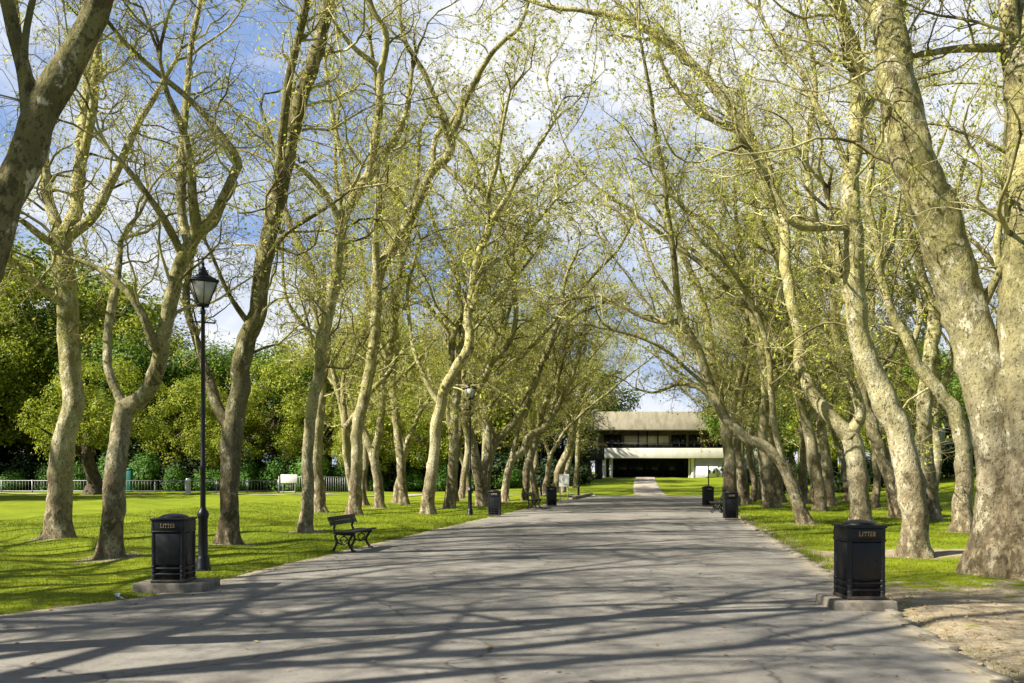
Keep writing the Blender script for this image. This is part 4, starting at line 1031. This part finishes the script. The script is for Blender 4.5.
for p in (707.3, 712.3): bx('pane', p, p + 2, 469.5, 473.5, -.25, -.19, 'dark_glass', d)
for c, w in ((604.8, 3.6), (611.5, 3.6), (693.5, 4.2), (690, 1.4)):
    b = MB(); b.lathe([(w / 2 / F * YB, -.2), (w / 2 / F * YB, gz(458.3, YB) - .9)], 14, gx(c, YB) - ox, .5); b.build('column', M['pale_concrete'], root, smooth=True)
# dark low pavilion to the left of it
YP = 92.; root = empty('dark_pavilion', (gx(558, YP), YP, .85)); tag(root, 'low dark flat-roofed pavilion adjoining the left of the concrete building', 'building'); ox = gx(558, YP)
def pb(name, px0, px1, py0, py1, y0, y1, mat):
    b = MB(); b.box(gx(px0, YP) - ox, gx(px1, YP) - ox, y0, y1, gz(py1, YP) - .85, gz(py0, YP) - .85); return b.build(name, M[mat], root)
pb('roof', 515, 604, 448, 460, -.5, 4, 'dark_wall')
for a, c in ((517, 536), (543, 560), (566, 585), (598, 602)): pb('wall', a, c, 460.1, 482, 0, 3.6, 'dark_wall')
pb('sill', 585.3, 597.8, 474, 476, .2, .8, 'white')

# pale house far right
YH = 78.; hx = gx(941, YH); zh = float(height(hx, YH)); root = empty('pale_house', (hx, YH, zh)); tag(root, 'pale house glimpsed between the trunks on the right rise', 'house')
b = MB(); b.box(-3.2, 3.2, 0, 6, -.5, 4.6); b.build('wall', M['pale_house'], root)
b = MB(); b.add([(-3.5, -.4, 4.6), (3.5, -.4, 4.6), (3.5, 6.4, 4.6), (-3.5, 6.4, 4.6), (-2.2, 3, 6.6), (2.2, 3, 6.6)], [(0, 1, 5, 4), (1, 2, 5), (2, 3, 4, 5), (3, 0, 4), (0, 3, 2, 1)]); b.build('roof', M['slate'], root)
for x in (-2.1, -.7, .7, 2.1):
    for z in (.7, 2.8):
        b = MB(); b.box(x - .42, x + .42, -.06, -.003, z, z + 1.25); w = b.build('window', M['white'], root)
        b = MB(); b.box(x - .34, x + .34, -.075, -.062, z + .08, z + 1.17); b.build('pane', M['dark_glass'], w)

# ------------------------------------------------------------------ light
EL, AZX, AZY = math.radians(40), -1.0, -.36      # sun stands to the left, a little behind the camera
sd = Vector((AZX, AZY, 0)).normalized() * math.cos(EL) + Vector((0, 0, math.sin(EL)))
sun = bpy.data.lights.new('sun', 'SUN'); sun.energy = 5.0; sun.angle = math.radians(.53); sun.color = (1, .94, .83)
so = bpy.data.objects.new('sun', sun); COL.objects.link(so); so.rotation_euler = sd.to_track_quat('Z', 'Y').to_euler(); so.location = (-30, -10, 40)
w = bpy.data.worlds.new('World'); scene.world = w; w.use_nodes = True; nt = w.node_tree; nt.nodes.clear()
out = nt.nodes.new('ShaderNodeOutputWorld'); bg = nt.nodes.new('ShaderNodeBackground'); bg.inputs['Strength'].default_value = .05
sky = nt.nodes.new('ShaderNodeTexSky'); sky.sky_type = 'NISHITA'; sky.sun_disc = False; sky.sun_elevation = EL
sky.sun_rotation = math.atan2(sd.x, sd.y); sky.dust_density = .6; sky.ozone_density = 2.0; sky.altitude = 50
tc = nt.nodes.new('ShaderNodeTexCoord'); mp = nt.nodes.new('ShaderNodeMapping'); mp.inputs['Scale'].default_value = (1, 1, 2.2); mp.inputs['Location'].default_value = (.35, .1, .2)
nt.links.new(tc.outputs['Generated'], mp.inputs[0])
ns = nt.nodes.new('ShaderNodeTexNoise'); ns.inputs['Scale'].default_value = 2.6; ns.inputs['Detail'].default_value = 9; ns.inputs['Roughness'].default_value = .58; ns.inputs['Distortion'].default_value = .25
nt.links.new(mp.outputs[0], ns.inputs['Vector'])
rp = nt.nodes.new('ShaderNodeValToRGB'); rp.color_ramp.elements[0].position = .40; rp.color_ramp.elements[1].position = .57; nt.links.new(ns.outputs['Fac'], rp.inputs[0])
sx = nt.nodes.new('ShaderNodeSeparateXYZ'); nt.links.new(tc.outputs['Generated'], sx.inputs[0])
mr = nt.nodes.new('ShaderNodeMapRange'); mr.interpolation_type = 'SMOOTHSTEP'; mr.inputs['From Min'].default_value = -.1; mr.inputs['From Max'].default_value = .6; nt.links.new(sx.outputs[1], mr.inputs['Value'])
vl = nt.nodes.new('ShaderNodeMapRange'); vl.inputs['To Min'].default_value = .08; vl.inputs['To Max'].default_value = 1; nt.links.new(rp.outputs[0], vl.inputs['Value'])
ml = nt.nodes.new('ShaderNodeMath'); ml.operation = 'MULTIPLY'; nt.links.new(vl.outputs[0], ml.inputs[0]); nt.links.new(mr.outputs[0], ml.inputs[1])   # clouds kept ahead only; unseen sky behind left clear to lower ambient light
mx = nt.nodes.new('ShaderNodeMix'); mx.data_type = 'RGBA'; nt.links.new(ml.outputs[0], mx.inputs[0]); hz = nt.nodes.new('ShaderNodeMix'); hz.data_type = 'RGBA'; hm = nt.nodes.new('ShaderNodeMath'); hm.operation = 'MULTIPLY'; hm.inputs[1].default_value = .7
nt.links.new(mr.outputs[0], hm.inputs[0]); nt.links.new(hm.outputs[0], hz.inputs[0]); nt.links.new(sky.outputs[0], hz.inputs[6]); hz.inputs[7].default_value = (1.75, 3.05, 6.2, 1)
nt.links.new(hz.outputs[2], mx.inputs[6]); mx.inputs[7].default_value = (7.2, 7.35, 7.7, 1)
nt.links.new(mx.outputs[2], bg.inputs[0]); nt.links.new(bg.outputs[0], out.inputs[0])
vs = scene.view_settings; vs.view_transform = 'Standard'; vs.look = 'None'; vs.gamma = 1; vs.exposure = 1.5; vs.use_curve_mapping = False
scene.render.engine = 'CYCLES'
scene.cycles.max_bounces = 6; scene.cycles.transparent_max_bounces = 4
